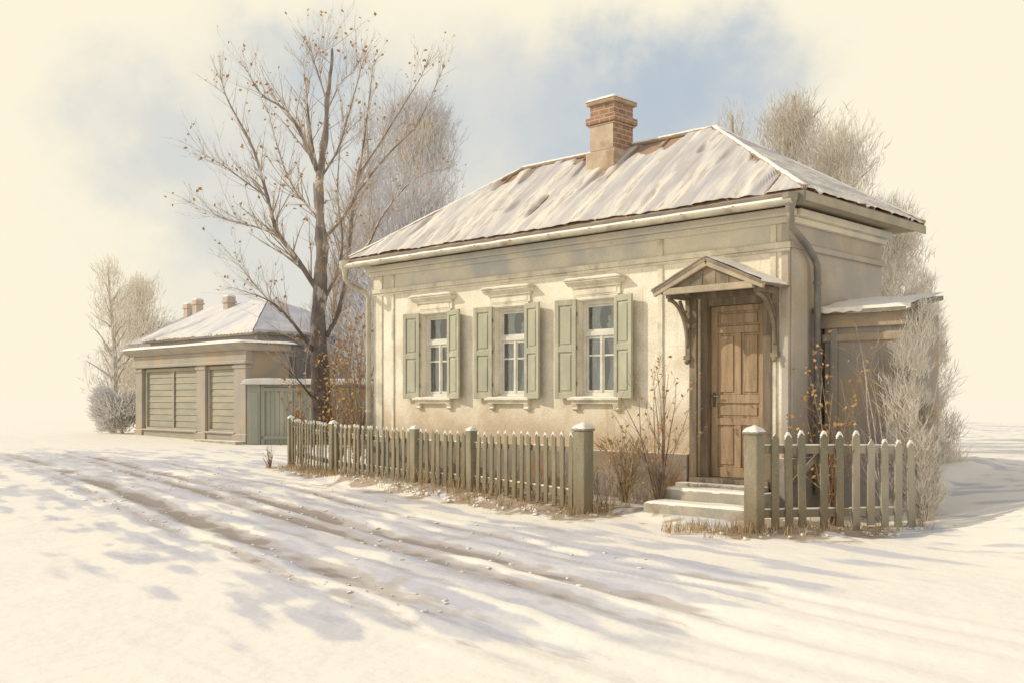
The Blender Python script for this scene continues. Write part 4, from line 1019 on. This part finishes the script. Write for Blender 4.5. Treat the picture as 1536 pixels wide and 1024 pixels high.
# dry grass along the fences
def grass():
    rng = random.Random(77); mb = MB()
    spots = []
    for i in range(4):
        a, b = FP[i], FP[i+1]; L_ = (b-a).length
        for k in range(int(L_*42)):
            p = a.lerp(b, rng.random()); n = Vector(((b-a).y, -(b-a).x)).normalized()
            side = rng.gauss(.04,.24); spots.append((p.x-n.x*side, p.y-n.y*side, rng.uniform(.05,.26), 5))
    for k in range(70):
        p = FB[0].lerp(FB[1], rng.random()*.9); spots.append((p.x+rng.gauss(0,.1), p.y+rng.gauss(-.05,.16), rng.uniform(.06,.22), 6))
    for k in range(34): spots.append((FB[0].x+rng.gauss(-.15,.22), FB[0].y+rng.gauss(-.05,.2), rng.uniform(.08,.28), 7))
    for k in range(30): spots.append((FP[0].x+rng.gauss(.1,.22), FP[0].y+rng.gauss(0,.2), rng.uniform(.08,.28), 7))
    for k in range(40): q = at(1025,800,1); p = at(1022,0,12.3); spots.append((p.x+rng.gauss(.1,.26), p.y+rng.gauss(0,.10), rng.uniform(.08,.26), 7))
    for k in range(90):
        x = rng.uniform(-8.4,-1.9); y = rng.uniform(-1.0,-.15); p = hw(x, y); spots.append((p.x, p.y, rng.uniform(.1,.4), 5))
    for k in range(150):
        x = rng.uniform(-6.5,-1.7); y = rng.uniform(-1.2,-.1); p = hw(x, y); spots.append((p.x, p.y, rng.uniform(.3,.75), 4))
    for x, y, h, n in spots:
        z = ground_z(x, y)+.02
        for k in range(n):
            a = rng.uniform(0,6.28); r = rng.uniform(.1,.6); d = Vector((math.cos(a)*r, math.sin(a)*r, 1)).normalized()
            p = Vector((x+rng.gauss(0,.03), y+rng.gauss(0,.03), z)); hh = h*rng.uniform(.6,1.1)
            w = Vector((-d.y, d.x, 0)).normalized()*rng.uniform(.003,.006) if (abs(d.x)+abs(d.y)) > 1e-4 else Vector((.004,0,0))
            m1 = p+d*hh*.55; t = p+d*hh+Vector((math.cos(a),math.sin(a),-.4))*hh*.16
            mb.quad(p-w, p+w, m1+w*.7, m1-w*.7); mb.quad(m1-w*.7, m1+w*.7, t)
    o = mb.build('dry_grass', M['grass']); tag(o, 'dry brown grass poking through snow along the fences', 'grass', kind='stuff')
    # snow clods at the fence foot
    mb = MB()
    for k in range(420):
        i = rng.randrange(5)
        if i < 4: p = FP[i].lerp(FP[i+1], rng.random())
        else: p = FB[0].lerp(FB[1], rng.random())
        x = p.x+rng.gauss(-.1,.22); y = p.y+rng.gauss(-.1,.2); r = rng.uniform(.012,.04)
        mb.lump((x, y, ground_z(x,y)+.02), r, k, .55, 8, 5, 1.1)
    for k in range(240):
        rq = rng.choice(RUTS[:5])[0]+rng.gauss(0,.22); t = rng.uniform(-4.5, 12)
        x = .97-.84*rq-.543*t; y = 14-.543*rq+.84*t
        mb.lump((x, y, ground_z(x,y)+.004), rng.uniform(.008,.03), k, .4, 8, 5, 1.4)
    o = mb.build('snow_clods', M['snow'], smooth=True); tag(o, 'small lumps of snow scattered along the fence foot and wheel ruts', 'snow', kind='stuff')
grass()

# ------------------------------------------------------------ camera, sun, sky
cam = bpy.data.cameras.new('camera'); co = bpy.data.objects.new('camera', cam); col.objects.link(co)
co.location = (0, 0, EYE); co.rotation_euler = (R(90), 0, 0); cam.lens = 36*F/1536; cam.sensor_width = 36; cam.shift_y = 88/1536
cam.clip_end = 6000; cam.clip_start = .05; sc.camera = co
to_sun = Vector((-1.55, .10, .95)).normalized()
to_sun = Vector((-.695*1.0-.719*1.15, -.719*1.0+.695*1.15, .98)).normalized()
sun = bpy.data.lights.new('sun', 'SUN'); sun.energy = 2.75; sun.angle = R(.8); sun.color = (1, .89, .71)
so_ = bpy.data.objects.new('sun', sun); col.objects.link(so_); so_.rotation_euler = to_sun.to_track_quat('Z', 'Y').to_euler(); so_.location = to_sun*50
w = bpy.data.worlds.new('World'); sc.world = w; w.use_nodes = True; nt = w.node_tree; N = nt.nodes; L = nt.links
bg = N['Background']; bg.inputs[1].default_value = 1.0
tc = N.new('ShaderNodeTexCoord'); dirv = tc.outputs['Generated']
def wn(s, d, off=0):
    mp = N.new('ShaderNodeMapping'); mp.inputs['Location'].default_value = (off, off*.7, 0); L.new(dirv, mp.inputs[0])
    n = N.new('ShaderNodeTexNoise'); n.inputs['Scale'].default_value = s; n.inputs['Detail'].default_value = d; n.inputs['Roughness'].default_value = .6; L.new(mp.outputs[0], n.inputs['Vector']); return n
def wm(op, x, y):
    n = N.new('ShaderNodeMath'); n.operation = op
    for s, v in ((0, x), (1, y)):
        if isinstance(v, (int, float)): n.inputs[s].default_value = v
        else: L.new(v, n.inputs[s])
    return n.outputs[0]
def wr(x, a0, a1, b0=0., b1=1.):
    n = N.new('ShaderNodeMapRange'); n.interpolation_type = 'SMOOTHSTEP'; L.new(x, n.inputs[0])
    for k, v in zip((1,2,3,4), (a0,a1,b0,b1)): n.inputs[k].default_value = v
    return n.outputs[0]
def wx(f, x, y):
    n = N.new('ShaderNodeMix'); n.data_type = 'RGBA'; L.new(f, n.inputs[0])
    for s, v in ((6, x), (7, y)):
        if isinstance(v, tuple): n.inputs[s].default_value = (*v, 1)
        else: L.new(v, n.inputs[s])
    return n.outputs[2]
def lobe(px, py, r0, r1, amt, nfac, nk=.09):
    d = (at(px, py, 10)-Vector((0,0,EYE))).normalized()
    n = N.new('ShaderNodeVectorMath'); n.operation = 'DISTANCE'; L.new(dirv, n.inputs[0]); n.inputs[1].default_value = d
    x = wm('ADD', n.outputs['Value'], wm('MULTIPLY', wm('SUBTRACT', nfac, .5), nk*4))
    return wr(x, r0, r1, amt, 0)
def vmax(*a):
    r = a[0]
    for b in a[1:]: r = wm('MAXIMUM', r, b)
    return r
n1 = wn(5, 6).outputs['Fac']; n2 = wn(11, 6, 3).outputs['Fac']; n3 = wn(3, 3, 7).outputs['Fac']
sky = N.new('ShaderNodeTexSky'); sky.sky_type = 'NISHITA'; sky.sun_disc = False
sky.sun_elevation = math.asin(to_sun.z); sky.sun_rotation = math.atan2(to_sun.x, to_sun.y)
skm = N.new('ShaderNodeMix'); skm.data_type = 'RGBA'; skm.blend_type = 'MULTIPLY'; skm.inputs[0].default_value = 1; L.new(sky.outputs[0], skm.inputs[6]); skm.inputs[7].default_value = (.10,.10,.10,1)
CREAM = (.985,.905,.715)
wash = vmax(lobe(560,220,.06,.20,.8,n1), lobe(930,200,.06,.21,.9,n1), lobe(400,270,.04,.17,.7,n1), lobe(720,330,.06,.20,.6,n1), lobe(330,420,.02,.15,.35,n1), lobe(300,250,.03,.13,.6,n1), lobe(480,130,.03,.13,.75,n1), lobe(700,120,.04,.15,.8,n1))
sz = N.new('ShaderNodeSeparateXYZ'); L.new(dirv, sz.inputs[0])
topf = wr(wm('ADD', sz.outputs[2], wm('MULTIPLY', wm('SUBTRACT', n2, .5), .12)), .30, .375, 1, 0)
wash = wm('MULTIPLY', wash, topf)
c = wx(wash, CREAM, (.645,.672,.675))
blue = vmax(lobe(985,140,.01,.15,.95,n2,.06), lobe(860,215,.01,.12,.6,n2,.06), lobe(470,100,.0,.09,.6,n2,.05), lobe(260,240,.0,.07,.3,n2,.05), lobe(640,170,.0,.08,.45,n2,.05), lobe(300,330,0,.07,.3,n2,.05))
c = wx(wm('MULTIPLY', blue, topf), c, (.485,.56,.635))
# above the cream haze the sky turns to pale blue overcast with breaks of clear sky
sx = N.new('ShaderNodeSeparateXYZ'); L.new(dirv, sx.inputs[0])
cloud = wx(wr(n3, .4, .7), skm.outputs[2], (.62,.64,.70))
high = wx(wr(n3, .3, .6, .5, .9), cloud, (.66,.67,.72))
c = wx(wr(wm('ADD', sx.outputs[2], wm('MULTIPLY', n1, .04)), .42, .62), c, high)
L.new(c, bg.inputs[0])
sc.view_settings.view_transform = 'Standard'; sc.view_settings.look = 'None'; sc.view_settings.exposure = 0; sc.view_settings.gamma = 1
